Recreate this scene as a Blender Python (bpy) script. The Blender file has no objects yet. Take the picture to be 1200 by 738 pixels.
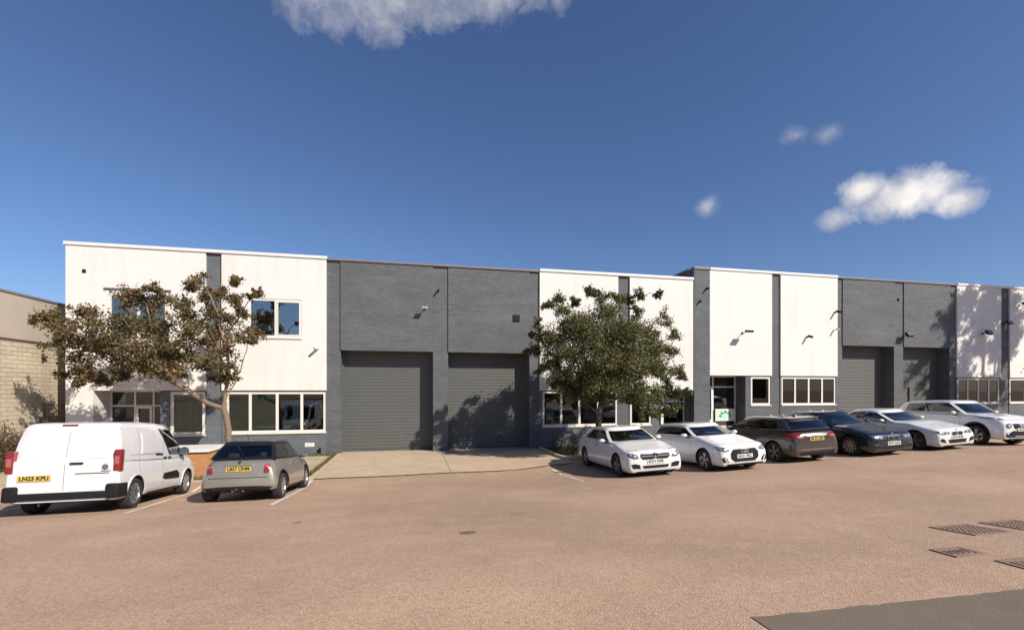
import bpy, bmesh, math, random
from mathutils import Vector, Matrix
from mathutils.bvhtree import BVHTree
import numpy as np
random.seed(7)
R = math.radians
PI = math.pi
scene = bpy.context.scene
COL = scene.collection

# ------------------------------------------------------------------ helpers
class MB:
    """collects shapes, builds ONE mesh object"""
    def __init__(s): s.v=[]; s.f=[]; s.m=[]
    def add(s, vs, fs, mi=0):
        n=len(s.v); s.v+= [tuple(p) for p in vs]; s.f+=[tuple(i+n for i in f) for f in fs]; s.m+=[mi]*len(fs); return s
    def box(s,x0,x1,y0,y1,z0,z1,mi=0,bev=0):
        if bev>0:
            bm=bmesh.new(); bmesh.ops.create_cube(bm,size=1)
            for v in bm.verts: v.co=Vector(((x0+x1)/2+v.co.x*(x1-x0),(y0+y1)/2+v.co.y*(y1-y0),(z0+z1)/2+v.co.z*(z1-z0)))
            bmesh.ops.bevel(bm,geom=bm.edges[:],offset=bev,segments=2,profile=.6,affect='EDGES')
            bm.verts.ensure_lookup_table()
            s.add([v.co[:] for v in bm.verts],[[v.index for v in f.verts] for f in bm.faces],mi); bm.free(); return s
        vs=[(x0,y0,z0),(x1,y0,z0),(x1,y1,z0),(x0,y1,z0),(x0,y0,z1),(x1,y0,z1),(x1,y1,z1),(x0,y1,z1)]
        return s.add(vs,[(0,3,2,1),(4,5,6,7),(0,1,5,4),(1,2,6,5),(2,3,7,6),(3,0,4,7)],mi)
    def tube(s,pts,rad,n=8,mi=0,cap=True):
        pts=[Vector(p) for p in pts]; k=len(pts)
        if not isinstance(rad,(list,tuple)): rad=[rad]*k
        base=len(s.v); up=None
        for i,p in enumerate(pts):
            d=(pts[min(i+1,k-1)]-pts[max(i-1,0)]);
            if d.length<1e-9: d=Vector((0,0,1))
            d.normalize()
            if up is None: up=d.orthogonal().normalized()
            up=(up-d*up.dot(d)); up=up.normalized() if up.length>1e-6 else d.orthogonal().normalized()
            b=d.cross(up)
            for j in range(n):
                a=2*PI*j/n; q=p+(up*math.cos(a)+b*math.sin(a))*rad[i]; s.v.append(q[:])
        for i in range(k-1):
            for j in range(n):
                a=base+i*n+j; b2=base+i*n+(j+1)%n
                s.f.append((a,b2,b2+n,a+n)); s.m.append(mi)
        if cap:
            s.f.append(tuple(base+j for j in range(n))[::-1]); s.m.append(mi)
            s.f.append(tuple(base+(k-1)*n+j for j in range(n))); s.m.append(mi)
        return s
    def lathe(s,prof,axis='Y',c=(0,0,0),n=28,mi=0):
        """prof: list of (radius, offset along axis)"""
        base=len(s.v)
        for r,o in prof:
            for j in range(n):
                a=2*PI*j/n
                if axis=='Y': q=(c[0]+r*math.cos(a),c[1]+o,c[2]+r*math.sin(a))
                elif axis=='Z': q=(c[0]+r*math.cos(a),c[1]+r*math.sin(a),c[2]+o)
                else: q=(c[0]+o,c[1]+r*math.cos(a),c[2]+r*math.sin(a))
                s.v.append(q)
        for i in range(len(prof)-1):
            for j in range(n):
                a=base+i*n+j; b=base+i*n+(j+1)%n
                s.f.append((a,b,b+n,a+n)); s.m.append(mi)
        return s
    def build(s,name,mats,parent=None,smooth=False,loc=None,rot=None,recalc=True,angle=None):
        me=bpy.data.meshes.new(name); me.from_pydata(s.v,[],s.f)
        if not isinstance(mats,(list,tuple)): mats=[mats]
        for m in mats: me.materials.append(m)
        if len(mats)>1: me.polygons.foreach_set('material_index',s.m)
        if recalc:
            bm=bmesh.new(); bm.from_mesh(me); bmesh.ops.recalc_face_normals(bm,faces=bm.faces[:]); bm.to_mesh(me); bm.free()
        if smooth: me.polygons.foreach_set('use_smooth',[True]*len(me.polygons))
        if angle: me.set_sharp_from_angle(angle=R(angle))
        me.update()
        o=bpy.data.objects.new(name,me); COL.objects.link(o)
        if parent: o.parent=parent
        if loc: o.location=loc
        if rot: o.rotation_euler=rot
        return o
def tag(o,label=None,cat=None,group=None,kind=None):
    if label: o['label']=label
    if cat: o['category']=cat
    if group: o['group']=group
    if kind: o['kind']=kind
    return o
def empty(name,loc=(0,0,0),rz=0):
    o=bpy.data.objects.new(name,None); o.empty_display_size=.3; COL.objects.link(o); o.location=loc; o.rotation_euler=(0,0,rz); return o
def copy_tree(o,parent=None):
    c=o.copy(); COL.objects.link(c); c.parent=parent
    for k in list(c.keys()):
        if parent is None and k in('label',): del c[k]
    for ch in [x for x in bpy.data.objects if x.parent==o]: copy_tree(ch,c)
    return c
def to_mesh(o):
    dg=bpy.context.evaluated_depsgraph_get(); dg.update()
    return bpy.data.meshes.new_from_object(o.evaluated_get(dg))

# ------------------------------------------------------------------ materials
def newmat(name):
    m=bpy.data.materials.new(name); m.use_nodes=True; nt=m.node_tree; return m,nt,nt.nodes['Principled BSDF']
def N(nt,t,**k):
    n=nt.nodes.new(t)
    for a,b in k.items():
        if a in('op',): n.operation=b
        else: setattr(n,a,b)
    return n
def simple(name,col,rough=.6,metal=0,spec=.5,coat=0,noise=0,nscale=8,bump=0,emit=None,es=1):
    m,nt,p=newmat(name); p.inputs['Base Color'].default_value=(*col,1); p.inputs['Roughness'].default_value=rough
    p.inputs['Metallic'].default_value=metal; p.inputs['Specular IOR Level'].default_value=spec
    if coat: p.inputs['Coat Weight'].default_value=coat; p.inputs['Coat Roughness'].default_value=.04
    if noise or bump:
        tc=N(nt,'ShaderNodeTexCoord'); nz=N(nt,'ShaderNodeTexNoise'); nz.inputs['Scale'].default_value=nscale; nz.inputs['Detail'].default_value=6
        nt.links.new(tc.outputs['Object'],nz.inputs['Vector'])
        if noise:
            mx=N(nt,'ShaderNodeMix',data_type='RGBA'); mx.inputs['A'].default_value=(*[c*(1-noise) for c in col],1); mx.inputs['B'].default_value=(*[min(1,c*(1+noise)) for c in col],1)
            nt.links.new(nz.outputs['Fac'],mx.inputs['Factor']); nt.links.new(mx.outputs['Result'],p.inputs['Base Color'])
        if bump:
            b=N(nt,'ShaderNodeBump'); b.inputs['Strength'].default_value=bump; b.inputs['Distance'].default_value=.01
            nt.links.new(nz.outputs['Fac'],b.inputs['Height']); nt.links.new(b.outputs['Normal'],p.inputs['Normal'])
    if emit: p.inputs['Emission Color'].default_value=(*emit,1); p.inputs['Emission Strength'].default_value=es
    return m
def ramp(nt,stops,inp,interp='LINEAR'):
    r=N(nt,'ShaderNodeValToRGB'); e=r.color_ramp.elements; r.color_ramp.interpolation=interp
    while len(e)<len(stops): e.new(.5)
    for i,(p,c) in enumerate(stops):
        e[i].position=p; e[i].color=(c,c,c,1) if isinstance(c,(int,float)) else (*c,1)
    nt.links.new(inp,r.inputs['Fac']); return r.outputs['Color']
def mixc(nt,a,b,fac,mode='MIX'):
    m=N(nt,'ShaderNodeMix',data_type='RGBA',blend_type=mode)
    for k,v in(('A',a),('B',b)):
        if isinstance(v,tuple): m.inputs[k].default_value=(*v,1)
        else: nt.links.new(v,m.inputs[k])
    if isinstance(fac,(int,float)): m.inputs['Factor'].default_value=fac
    else: nt.links.new(fac,m.inputs['Factor'])
    return m.outputs['Result']
def noise(nt,scale,detail=5,rough=.55,vec=None,sc=(1,1,1),dist=0):
    n=N(nt,'ShaderNodeTexNoise'); n.inputs['Scale'].default_value=scale; n.inputs['Detail'].default_value=detail; n.inputs['Roughness'].default_value=rough; n.inputs['Distortion'].default_value=dist
    if vec is None:
        tc=N(nt,'ShaderNodeTexCoord'); vec=tc.outputs['Object']
    if sc!=(1,1,1):
        mp=N(nt,'ShaderNodeMapping'); mp.inputs['Scale'].default_value=sc; nt.links.new(vec,mp.inputs['Vector']); vec=mp.outputs['Vector']
    nt.links.new(vec,n.inputs['Vector']); return n.outputs['Fac']

def brick_mat(name,col,var=.12,mortar=.88,bump=.5,bw=.235,bh=.078,streak=.25,rough=.75,horiz='X',mort_size=.012,stain=None):
    """painted brickwork laid in real courses; horiz = the object axis the courses run along"""
    m,nt,p=newmat(name); tc=N(nt,'ShaderNodeTexCoord'); sp=N(nt,'ShaderNodeSeparateXYZ'); nt.links.new(tc.outputs['Object'],sp.inputs[0])
    cb=N(nt,'ShaderNodeCombineXYZ')
    if horiz=='XY':
        ad=N(nt,'ShaderNodeMath',op='ADD'); nt.links.new(sp.outputs['X'],ad.inputs[0]); nt.links.new(sp.outputs['Y'],ad.inputs[1]); nt.links.new(ad.outputs[0],cb.inputs['X'])
    else: nt.links.new(sp.outputs[horiz],cb.inputs['X'])
    nt.links.new(sp.outputs['Z'],cb.inputs['Y'])
    bt=N(nt,'ShaderNodeTexBrick'); bt.inputs['Scale'].default_value=1; bt.inputs['Brick Width'].default_value=bw; bt.inputs['Row Height'].default_value=bh
    bt.inputs['Mortar Size'].default_value=mort_size; bt.inputs['Mortar Smooth'].default_value=.4; bt.inputs['Bias'].default_value=0
    bt.inputs['Color1'].default_value=(*[c*(1-var) for c in col],1); bt.inputs['Color2'].default_value=(*[c*(1+var) for c in col],1); bt.inputs['Mortar'].default_value=(*[c*mortar for c in col],1)
    nt.links.new(cb.outputs[0],bt.inputs['Vector'])
    n1=noise(nt,.9,6,.65,sc=(.35,.35,2.2)); c=mixc(nt,bt.outputs['Color'],tuple(x*(1+streak) for x in col),ramp(nt,[(.45,0),(.7,.9)],n1))
    n2=noise(nt,.5,5,.6); c=mixc(nt,c,tuple(x*(1-streak) for x in col),ramp(nt,[(.45,0),(.75,.8)],n2))
    if stain:
        n3=noise(nt,1.3,6,.6,sc=(1.6,1.6,.16)); c=mixc(nt,c,stain,ramp(nt,[(.52,0),(.74,.75)],n3))
    nt.links.new(c,p.inputs['Base Color']); p.inputs['Roughness'].default_value=rough; p.inputs['Specular IOR Level'].default_value=.35
    b=N(nt,'ShaderNodeBump'); b.inputs['Strength'].default_value=bump; b.inputs['Distance'].default_value=.012; nt.links.new(bt.outputs['Fac'],b.inputs['Height']); b.invert=True
    b2=N(nt,'ShaderNodeBump'); b2.inputs['Strength'].default_value=.25; b2.inputs['Distance'].default_value=.01; nt.links.new(noise(nt,30,4),b2.inputs['Height']); nt.links.new(b.outputs['Normal'],b2.inputs['Normal']); nt.links.new(b2.outputs['Normal'],p.inputs['Normal'])
    return m

def glass_mat(name,tint=(.55,.6,.6),refl=(1,1,1),ior=1.55,boost=1.0,body=None):
    m=bpy.data.materials.new(name); m.use_nodes=True; nt=m.node_tree; nt.nodes.clear()
    out=N(nt,'ShaderNodeOutputMaterial'); mx=N(nt,'ShaderNodeMixShader'); tr=N(nt,'ShaderNodeBsdfTransparent'); gl=N(nt,'ShaderNodeBsdfGlossy'); fr=N(nt,'ShaderNodeFresnel')
    tr.inputs['Color'].default_value=(*tint,1); gl.inputs['Color'].default_value=(*refl,1); gl.inputs['Roughness'].default_value=.015; fr.inputs['IOR'].default_value=ior
    mu=N(nt,'ShaderNodeMath',op='MULTIPLY',use_clamp=True); mu.inputs[1].default_value=boost; nt.links.new(fr.outputs[0],mu.inputs[0])
    nt.links.new(mu.outputs[0],mx.inputs[0]); nt.links.new(tr.outputs[0],mx.inputs[1]); nt.links.new(gl.outputs[0],mx.inputs[2]); nt.links.new(mx.outputs[0],out.inputs[0])
    # faint waviness so that reflections are not perfect
    b=N(nt,'ShaderNodeBump'); b.inputs['Strength'].default_value=.04; b.inputs['Distance'].default_value=.02; nt.links.new(noise(nt,1.3,2),b.inputs['Height']); nt.links.new(b.outputs[0],gl.inputs['Normal'])
    return m

M={}
M['white']=brick_mat('white_painted_brick',(.725,.705,.67),var=.018,mortar=.98,bump=.16,streak=.04,rough=.7,stain=(.63,.595,.54))
M['dark']=brick_mat('grey_painted_brick',(.116,.124,.131),var=.17,mortar=.8,bump=.7,streak=.22,rough=.7)
M['blue']=brick_mat('blue_grey_painted_brick',(.135,.148,.162),var=.12,mortar=.85,bump=.6,streak=.2,rough=.7)
M['pil']=brick_mat('slate_grey_pier_brick',(.105,.112,.118),var=.12,mortar=.85,bump=.5,streak=.2,rough=.7)
M['coping']=simple('white_coping',(.73,.71,.68),.45,noise=.05,nscale=3)
M['dcoping']=simple('grey_coping',(.20,.17,.165),.5,noise=.1,nscale=3)
M['frame']=simple('window_frame_upvc',(.78,.75,.71),.4,noise=.04,nscale=3)
M['winframe_old']=simple('aged_cream_frame',(.74,.69,.62),.5,noise=.07,nscale=4)
M['glass']=glass_mat('window_glass',(.76,.82,.80),ior=1.6,boost=1.0)
M['glassup']=glass_mat('coated_window_glass',(.5,.55,.55),ior=1.6,boost=6)
M['cglass']=glass_mat('car_glass',(.60,.66,.65),ior=1.5,boost=1.6)
M['roofing']=simple('roof_felt',(.12,.12,.12),.9,noise=.2,nscale=2)
M['room']=simple('office_wall',(.30,.28,.25),.9,noise=.1,nscale=1)
M['roomfloor']=simple('office_carpet',(.08,.08,.09),.95)
M['blind']=simple('pale_green_blind',(.31,.50,.36),.8,noise=.08,nscale=6)
M['black']=simple('black_plastic',(.014,.014,.015),.6,spec=.2,noise=.15,nscale=20)
M['rubber']=simple('tyre_rubber',(.022,.021,.021),.85,noise=.25,nscale=18,bump=.2)
M['rim']=simple('alloy_silver',(.55,.55,.56),.28,metal=.9)
M['rimdark']=simple('alloy_grey',(.20,.20,.21),.3,metal=.85)
M['chrome']=simple('chrome',(.55,.54,.53),.25,metal=1)
M['red']=simple('tail_lamp_red',(.22,.02,.02),.15,coat=.6,noise=.25,nscale=40)
M['redlight']=simple('tail_lamp_pink',(.38,.10,.09),.2,coat=.6)
M['amber']=simple('amber_lens',(.6,.22,.03),.2,coat=.5)
M['lens']=simple('headlamp_lens',(.12,.12,.12),.25,metal=.3,coat=.5,noise=.5,nscale=25)
M['lenswhite']=simple('headlamp_reflector',(.7,.7,.72),.15,metal=.5,coat=.8)
M['platey']=simple('yellow_plate',(.60,.42,.07),.45)
M['seam']=simple('door_shut_line',(.20,.195,.19),.7)
M['platew']=simple('white_plate',(.72,.72,.68),.4)
M['ink']=simple('plate_ink',(.015,.015,.018),.5)
M['cabin']=simple('cabin_trim',(.035,.034,.034),.8,noise=.2,nscale=10)
M['seat']=simple('seat_fabric',(.06,.058,.056),.9,noise=.2,nscale=20)
M['under']=simple('underbody',(.015,.015,.015),.9)
M['galv']=simple('galvanised_steel',(.45,.46,.47),.4,metal=.7,noise=.1,nscale=12)
M['greywhite']=simple('white_casing',(.66,.65,.62),.4)
M['disc']=simple('brake_disc',(.25,.24,.23),.4,metal=.9)

def paint(name,col,metal=0,rough=.3,flake=0,coat=1,dirt=.06):
    m,nt,p=newmat(name)
    n=noise(nt,2.2,5,.6); c=mixc(nt,col,tuple(x*(1-dirt) for x in col),ramp(nt,[(.4,0),(.75,1)],n))
    nt.links.new(c,p.inputs['Base Color']); p.inputs['Roughness'].default_value=rough; p.inputs['Metallic'].default_value=metal
    p.inputs['Coat Weight'].default_value=coat; p.inputs['Coat Roughness'].default_value=.05
    return m
def two_tone(name,col,band=(.07,.067,.06),lo=.20,hi=.34,**k):
    """car paint with road grime towards the sills (object space height)"""
    m=paint(name,col,**k); nt=m.node_tree; p=nt.nodes['Principled BSDF']
    old=p.inputs['Base Color'].links[0].from_socket
    tc=N(nt,'ShaderNodeTexCoord'); sp=N(nt,'ShaderNodeSeparateXYZ'); nt.links.new(tc.outputs['Object'],sp.inputs[0])
    mr=N(nt,'ShaderNodeMapRange'); mr.inputs['From Min'].default_value=lo; mr.inputs['From Max'].default_value=hi; mr.inputs['To Min'].default_value=.35; mr.inputs['To Max'].default_value=0
    nt.links.new(sp.outputs['Z'],mr.inputs['Value']); c=mixc(nt,old,band,mr.outputs[0]); nt.links.new(c,p.inputs['Base Color']); return m
M['p_white']=two_tone('white_car_paint',(.76,.75,.74))
M['p_van']=two_tone('white_van_paint',(.72,.71,.71),dirt=.08,rough=.35)
M['p_pearl']=two_tone('pearl_white_paint',(.74,.73,.70))
M['p_gold']=two_tone('champagne_metallic_paint',(.36,.33,.27),metal=.55,rough=.33)
M['p_bronze']=two_tone('bronze_brown_metallic_paint',(.085,.072,.066),metal=.5,rough=.3)
M['p_black']=two_tone('dark_blue_black_paint',(.012,.016,.022),metal=.2,rough=.25)
M['roofblack']=paint('black_roof_paint',(.010,.010,.011),rough=.4,coat=.35)

# ------------------------------------------------------------------ terrain
D=21.54; CAMZ=2.87
def sm(t):
    t=max(0.,min(1.,t)); return t*t*(3-2*t)
def ground_z(x,y):
    """height of the yard: it falls gently to the left-hand units and climbs to the right"""
    Y=y+D; row=-2.87+.051*max(0,min(16.5,x-3.6))
    if Y<4: v=-1.75+(4-max(Y,-20))*.03
    else:
        t=min(1,(Y-4)/10.3); v=-1.75+(row+1.75)*t
    fl=-2.87 if x<13.6 else (-2.07 if x>15 else -2.87+.8*sm((x-13.6)/1.4))
    v=v+(fl-v)*sm((Y-16.5)/2.5)
    return v+CAMZ
def sheet(name,xs,ys,mat,dz=0,parent=None):
    b=MB(); nx,ny=len(xs),len(ys)
    b.v=[(x,y,ground_z(x,y)+dz) for y in ys for x in xs]
    b.f=[(j*nx+i,j*nx+i+1,(j+1)*nx+i+1,(j+1)*nx+i) for j in range(ny-1) for i in range(nx-1)]; b.m=[0]*len(b.f)
    return b.build(name,mat,parent,smooth=True,recalc=False)
def frange(a,b,n): return [a+(b-a)*i/n for i in range(n+1)]
def strip(b,pts,w,dz,thick=0,mi=0):
    """a band of width w laid along pts on the ground"""
    P=[Vector(p) for p in pts]; out=[]
    for i in range(len(P)-1):
        n=max(1,int((P[i+1]-P[i]).length/.25))
        for k in range(n): out.append(P[i].lerp(P[i+1],k/n))
    out.append(P[-1])
    L=[];Rr=[]
    for i,p in enumerate(out):
        d=(out[min(i+1,len(out)-1)]-out[max(0,i-1)]).normalized(); q=Vector((-d.y,d.x))*w/2
        L.append(p+q); Rr.append(p-q)
    z=lambda p:ground_z(p.x,p.y)
    if thick==0:
        vs=[(p.x,p.y,z(p)+dz) for p in L]+[(p.x,p.y,z(p)+dz) for p in Rr]; n=len(L)
        b.add(vs,[(i,n+i,n+i+1,i+1) for i in range(n-1)],mi)
    else:
        n=len(L); vs=[(p.x,p.y,z(p)+dz) for p in L]+[(p.x,p.y,z(p)+dz) for p in Rr]+[(p.x,p.y,z(p)-.1) for p in L]+[(p.x,p.y,z(p)-.1) for p in Rr]
        fs=[]
        for i in range(n-1):
            fs+= [(i,n+i,n+i+1,i+1),(2*n+i,i,i+1,2*n+i+1),(n+i,3*n+i,3*n+i+1,n+i+1)]
        fs+= [(0,2*n,3*n,n),(n-1,2*n-1,4*n-1,3*n-1)]
        b.add(vs,fs,mi)

# tarmac: reddish aggregate, worn
def tarmac_mat():
    m,nt,p=newmat('reddish_tarmac'); tc=N(nt,'ShaderNodeTexCoord'); v=tc.outputs['Object']
    base=(.51,.345,.235)
    n1=noise(nt,.28,6,.62,v); c=mixc(nt,base,(.38,.25,.168),ramp(nt,[(.38,0),(.66,1)],n1))
    n5=noise(nt,.07,5,.6,v); c=mixc(nt,c,(.36,.25,.175),ramp(nt,[(.48,0),(.6,.75)],n5))
    n2=noise(nt,1.7,7,.7,v); c=mixc(nt,c,(.55,.385,.265),ramp(nt,[(.5,0),(.75,.7)],n2))
    n3=noise(nt,.16,4,.5,v,sc=(1,3.5,1)); c=mixc(nt,c,(.385,.26,.175),ramp(nt,[(.5,0),(.72,.6)],n3))
    # aggregate stones
    vo=N(nt,'ShaderNodeTexVoronoi'); vo.inputs['Scale'].default_value=85; nt.links.new(v,vo.inputs['Vector'])
    sp=N(nt,'ShaderNodeSeparateColor'); nt.links.new(vo.outputs['Color'],sp.inputs[0])
    c=mixc(nt,c,(.25,.17,.13),ramp(nt,[(.72,0),(.88,.5)],sp.outputs[0]))
    c=mixc(nt,c,(.70,.52,.38),ramp(nt,[(.80,0),(.92,.45)],sp.outputs[1]))
    vo2=N(nt,'ShaderNodeTexVoronoi'); vo2.inputs['Scale'].default_value=34; nt.links.new(v,vo2.inputs['Vector'])
    sp2=N(nt,'ShaderNodeSeparateColor'); nt.links.new(vo2.outputs['Color'],sp2.inputs[0])
    c=mixc(nt,c,(.30,.20,.15),ramp(nt,[(.82,0),(.9,.4)],sp2.outputs[0]))
    # oil drips
    vo3=N(nt,'ShaderNodeTexVoronoi'); vo3.inputs['Scale'].default_value=.22; nt.links.new(v,vo3.inputs['Vector'])
    c=mixc(nt,c,(.24,.17,.13),ramp(nt,[(.015,.6),(.06,0)],vo3.outputs['Distance']))
    # fine cracks
    vo4=N(nt,'ShaderNodeTexVoronoi',feature='DISTANCE_TO_EDGE'); vo4.inputs['Scale'].default_value=.23
    dn=N(nt,'ShaderNodeTexNoise'); dn.inputs['Scale'].default_value=1.5; nt.links.new(v,dn.inputs['Vector'])
    mv=N(nt,'ShaderNodeMix',data_type='VECTOR'); mv.inputs['Factor'].default_value=.35; nt.links.new(v,mv.inputs['A']); nt.links.new(dn.outputs['Color'],mv.inputs['B']); nt.links.new(mv.outputs['Result'],vo4.inputs['Vector'])
    cr=ramp(nt,[(.0,.16),(.002,0)],vo4.outputs['Distance']); c=mixc(nt,c,(.20,.14,.11),cr)
    nt.links.new(c,p.inputs['Base Color']); p.inputs['Roughness'].default_value=.9; p.inputs['Specular IOR Level'].default_value=.25
    b=N(nt,'ShaderNodeBump'); b.inputs['Strength'].default_value=.6; b.inputs['Distance'].default_value=.008; nt.links.new(vo.outputs['Distance'],b.inputs['Height'])
    b2=N(nt,'ShaderNodeBump'); b2.inputs['Strength'].default_value=.3; b2.inputs['Distance'].default_value=.02; nt.links.new(n2,b2.inputs['Height']); nt.links.new(b.outputs[0],b2.inputs['Normal'])
    nt.links.new(b2.outputs[0],p.inputs['Normal']); return m
M['tarmac']=tarmac_mat()
def conc_mat(name,a,b_,c_,grain=70):
    m,nt,p=newmat(name); tc=N(nt,'ShaderNodeTexCoord'); v=tc.outputs['Object']
    c=mixc(nt,a,b_,ramp(nt,[(.35,0),(.7,1)],noise(nt,.8,7,.65,v))); c=mixc(nt,c,c_,ramp(nt,[(.5,0),(.8,.8)],noise(nt,3.5,6,.7,v)))
    g=noise(nt,grain,3,.6,v); c=mixc(nt,c,tuple(x*.55 for x in a),ramp(nt,[(.6,0),(.75,.6)],g))
    nt.links.new(c,p.inputs['Base Color']); p.inputs['Roughness'].default_value=.92; p.inputs['Specular IOR Level'].default_value=.25
    b=N(nt,'ShaderNodeBump'); b.inputs['Strength'].default_value=.4; b.inputs['Distance'].default_value=.01; nt.links.new(g,b.inputs['Height']); nt.links.new(b.outputs[0],p.inputs['Normal']); return m
M['conc']=conc_mat('driveway_concrete',(.52,.405,.28),(.42,.32,.215),(.58,.46,.33))
M['gravel']=conc_mat('gravelly_soil',(.48,.40,.28),(.33,.27,.18),(.56,.48,.35),45)
M['kerb']=conc_mat('kerb_concrete',(.50,.43,.33),(.42,.36,.28),(.56,.50,.40))
M['soil']=conc_mat('bed_soil',(.10,.075,.05),(.06,.05,.03),(.14,.12,.06),30)
M['line']=conc_mat('worn_line_paint',(.74,.67,.58),(.58,.46,.36),(.80,.75,.68),60)
M['cover']=simple('rusty_cover_iron',(.25,.165,.12),.85,noise=.5,nscale=30,bump=.6)
M['iron']=simple('cast_iron',(.09,.062,.052),.7,metal=.3,noise=.5,nscale=30,bump=.6)
M['patch']=conc_mat('dark_ground',(.19,.148,.112),(.155,.125,.096),(.235,.178,.132),60)
M['tyrewear']=conc_mat('worn_dark_repair',(.415,.28,.19),(.36,.245,.17),(.45,.31,.21),75)

far=[-600,-300,-150,-90,-60]
xs=far+frange(-45,45,90)+[60,90,150,300,600]
ys=[-600,-300,-150,-80,-50]+frange(-35,20,110)+[30,60,150,300,600]
g=sheet('ground',xs,ys,M['tarmac']); tag(g,kind='structure')
# concrete apron in front of the roller doors
b=MB()
def edgeY(x):   # irregular front edge of the apron
    return -5.95+.10*(x+3)/2+.10*math.sin(x*1.7)*.4+ (0.25*sm((x-3.5)/2))
cx=frange(-3.16,5.9,36)
rows=12
for j in range(rows+1):
    for x in cx:
        y0=edgeY(x); y=y0+(0.34-y0)*j/rows; b.v.append((x,y,ground_z(x,y)+.022))
n=len(cx)
b.f=[(j*n+i,j*n+i+1,(j+1)*n+i+1,(j+1)*n+i) for j in range(rows) for i in range(n-1)]; b.m=[0]*len(b.f)
o=b.build('driveway',M['conc'],smooth=True,recalc=False); tag(o,kind='structure')
b=MB(); strip(b,[(1.25,edgeY(1.25)+.05),(1.22,-.02)],.015,.027); strip(b,[(cx[i],edgeY(cx[i])-.0) for i in range(0,n,2)],.05,.027)
o=b.build('pavement_joint',M['patch']); tag(o,kind='structure')
# gravel strip left of the apron
b=MB(); q=[(-8.6+i*.3) for i in range(18)]
q=frange(-14.5,-3.36,30)
for j in range(9):
    for x in q:
        y=-5.5+(5.48)*j/8; b.v.append((x,y,ground_z(x,y)+.005))
n=len(q); b.f=[(j*n+i,j*n+i+1,(j+1)*n+i+1,(j+1)*n+i) for j in range(8) for i in range(n-1)]; b.m=[0]*len(b.f)
o=b.build('path',M['gravel'],smooth=True,recalc=False); tag(o,kind='structure')
b=MB(); strip(b,[(-3.26,-.1),(-3.26,-5.9)],.13,.06,thick=1); strip(b,[(-3.4,-5.55),(-14.4,-5.55)],.12,.05,thick=1)
o=b.build('kerb',M['kerb']); tag(o,kind='structure')
# planting bed in front of the windows right of the roller doors
b=MB(); q=frange(6.05,14.0,24)
for j in range(7):
    for x in q:
        y=-4.4+4.36*j/6; b.v.append((x,y,ground_z(x,y)+.05+.05*math.sin(x*3+y*2)))
n=len(q); b.f=[(j*n+i,j*n+i+1,(j+1)*n+i+1,(j+1)*n+i) for j in range(6) for i in range(n-1)]; b.m=[0]*len(b.f)
o=b.build('soil',M['soil'],smooth=True,recalc=False); tag(o,kind='structure')
b=MB(); strip(b,[(5.98,-.1),(5.98,-4.45),(14.1,-4.45)],.14,.12,thick=1)
o=b.build('kerb',M['kerb']); tag(o,kind='structure')
# bay lines
def bay(x0,y0,x1,y1,w=.10):
    b=MB(); strip(b,[(x0,y0),(x1,y1)],w,.008); o=b.build('bay_line',M['line']); tag(o,kind='structure'); return o
bay(-5.62,-11.1,-6.3,-5.7); bay(-3.02,-10.9,-3.2,-6.05); bay(-8.5,-11.5,-9.2,-5.7)
for x in (4.75,7.55,10.3,13.1,15.9,18.75,21.6,24.4): bay(x,-9.25,x+.05,-6.0,.08)
# dark repair patches round the covers
# ------------------------------------------------------------------ drain covers
def cover(cx_,cy_,w,d,rz,label):
    e=empty('drain_cover',(cx_,cy_,ground_z(cx_,cy_)),rz); tag(e,label,'drain cover','drain covers set in the tarmac')
    f=MB(); t=.05
    f.box(-w/2,w/2,-d/2,-d/2+t,-.03,.012); f.box(-w/2,w/2,d/2-t,d/2,-.03,.012); f.box(-w/2,-w/2+t,-d/2+t,d/2-t,-.03,.012); f.box(w/2-t,w/2,-d/2+t,d/2-t,-.03,.012)
    f.build('frame',M['cover'],e)
    l=MB(); l.box(-w/2+t+.008,w/2-t-.008,-d/2+t+.008,d/2-t-.008,-.03,.004)
    k=max(3,int(w/.085))
    for i in range(k):
        for j in range(max(3,int(d/.085))):
            x=-w/2+t+.05+i*(w-2*t-.1)/(k-1); y=-d/2+t+.05+j*(d-2*t-.1)/(max(3,int(d/.085))-1)
            l.box(x-.022,x+.022,y-.022,y+.022,.0041,.014)
    l.build('lid',M['cover'],e)
    # slope follows the yard
    dx=(ground_z(cx_+.3,cy_)-ground_z(cx_-.3,cy_))/.6; dy=(ground_z(cx_,cy_+.3)-ground_z(cx_,cy_-.3))/.6
    e.rotation_euler=(math.atan(dy),-math.atan(dx),rz)
    return e
cover(6.98,-17.06,.62,.52,0,'middle drain cover in the sunlit tarmac, a dark square flush in the ground')
cover(7.86,-17.03,.62,.48,0,'large drain cover at the right edge of the view, right of the middle cover')
cover(5.72,-17.76,.42,.26,0,'small worn drain cover, the leftmost of the four in the tarmac')
cover(6.02,-18.2,.52,.30,0,'drain cover nearest the edge of the dark area at the lower right corner')

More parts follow.
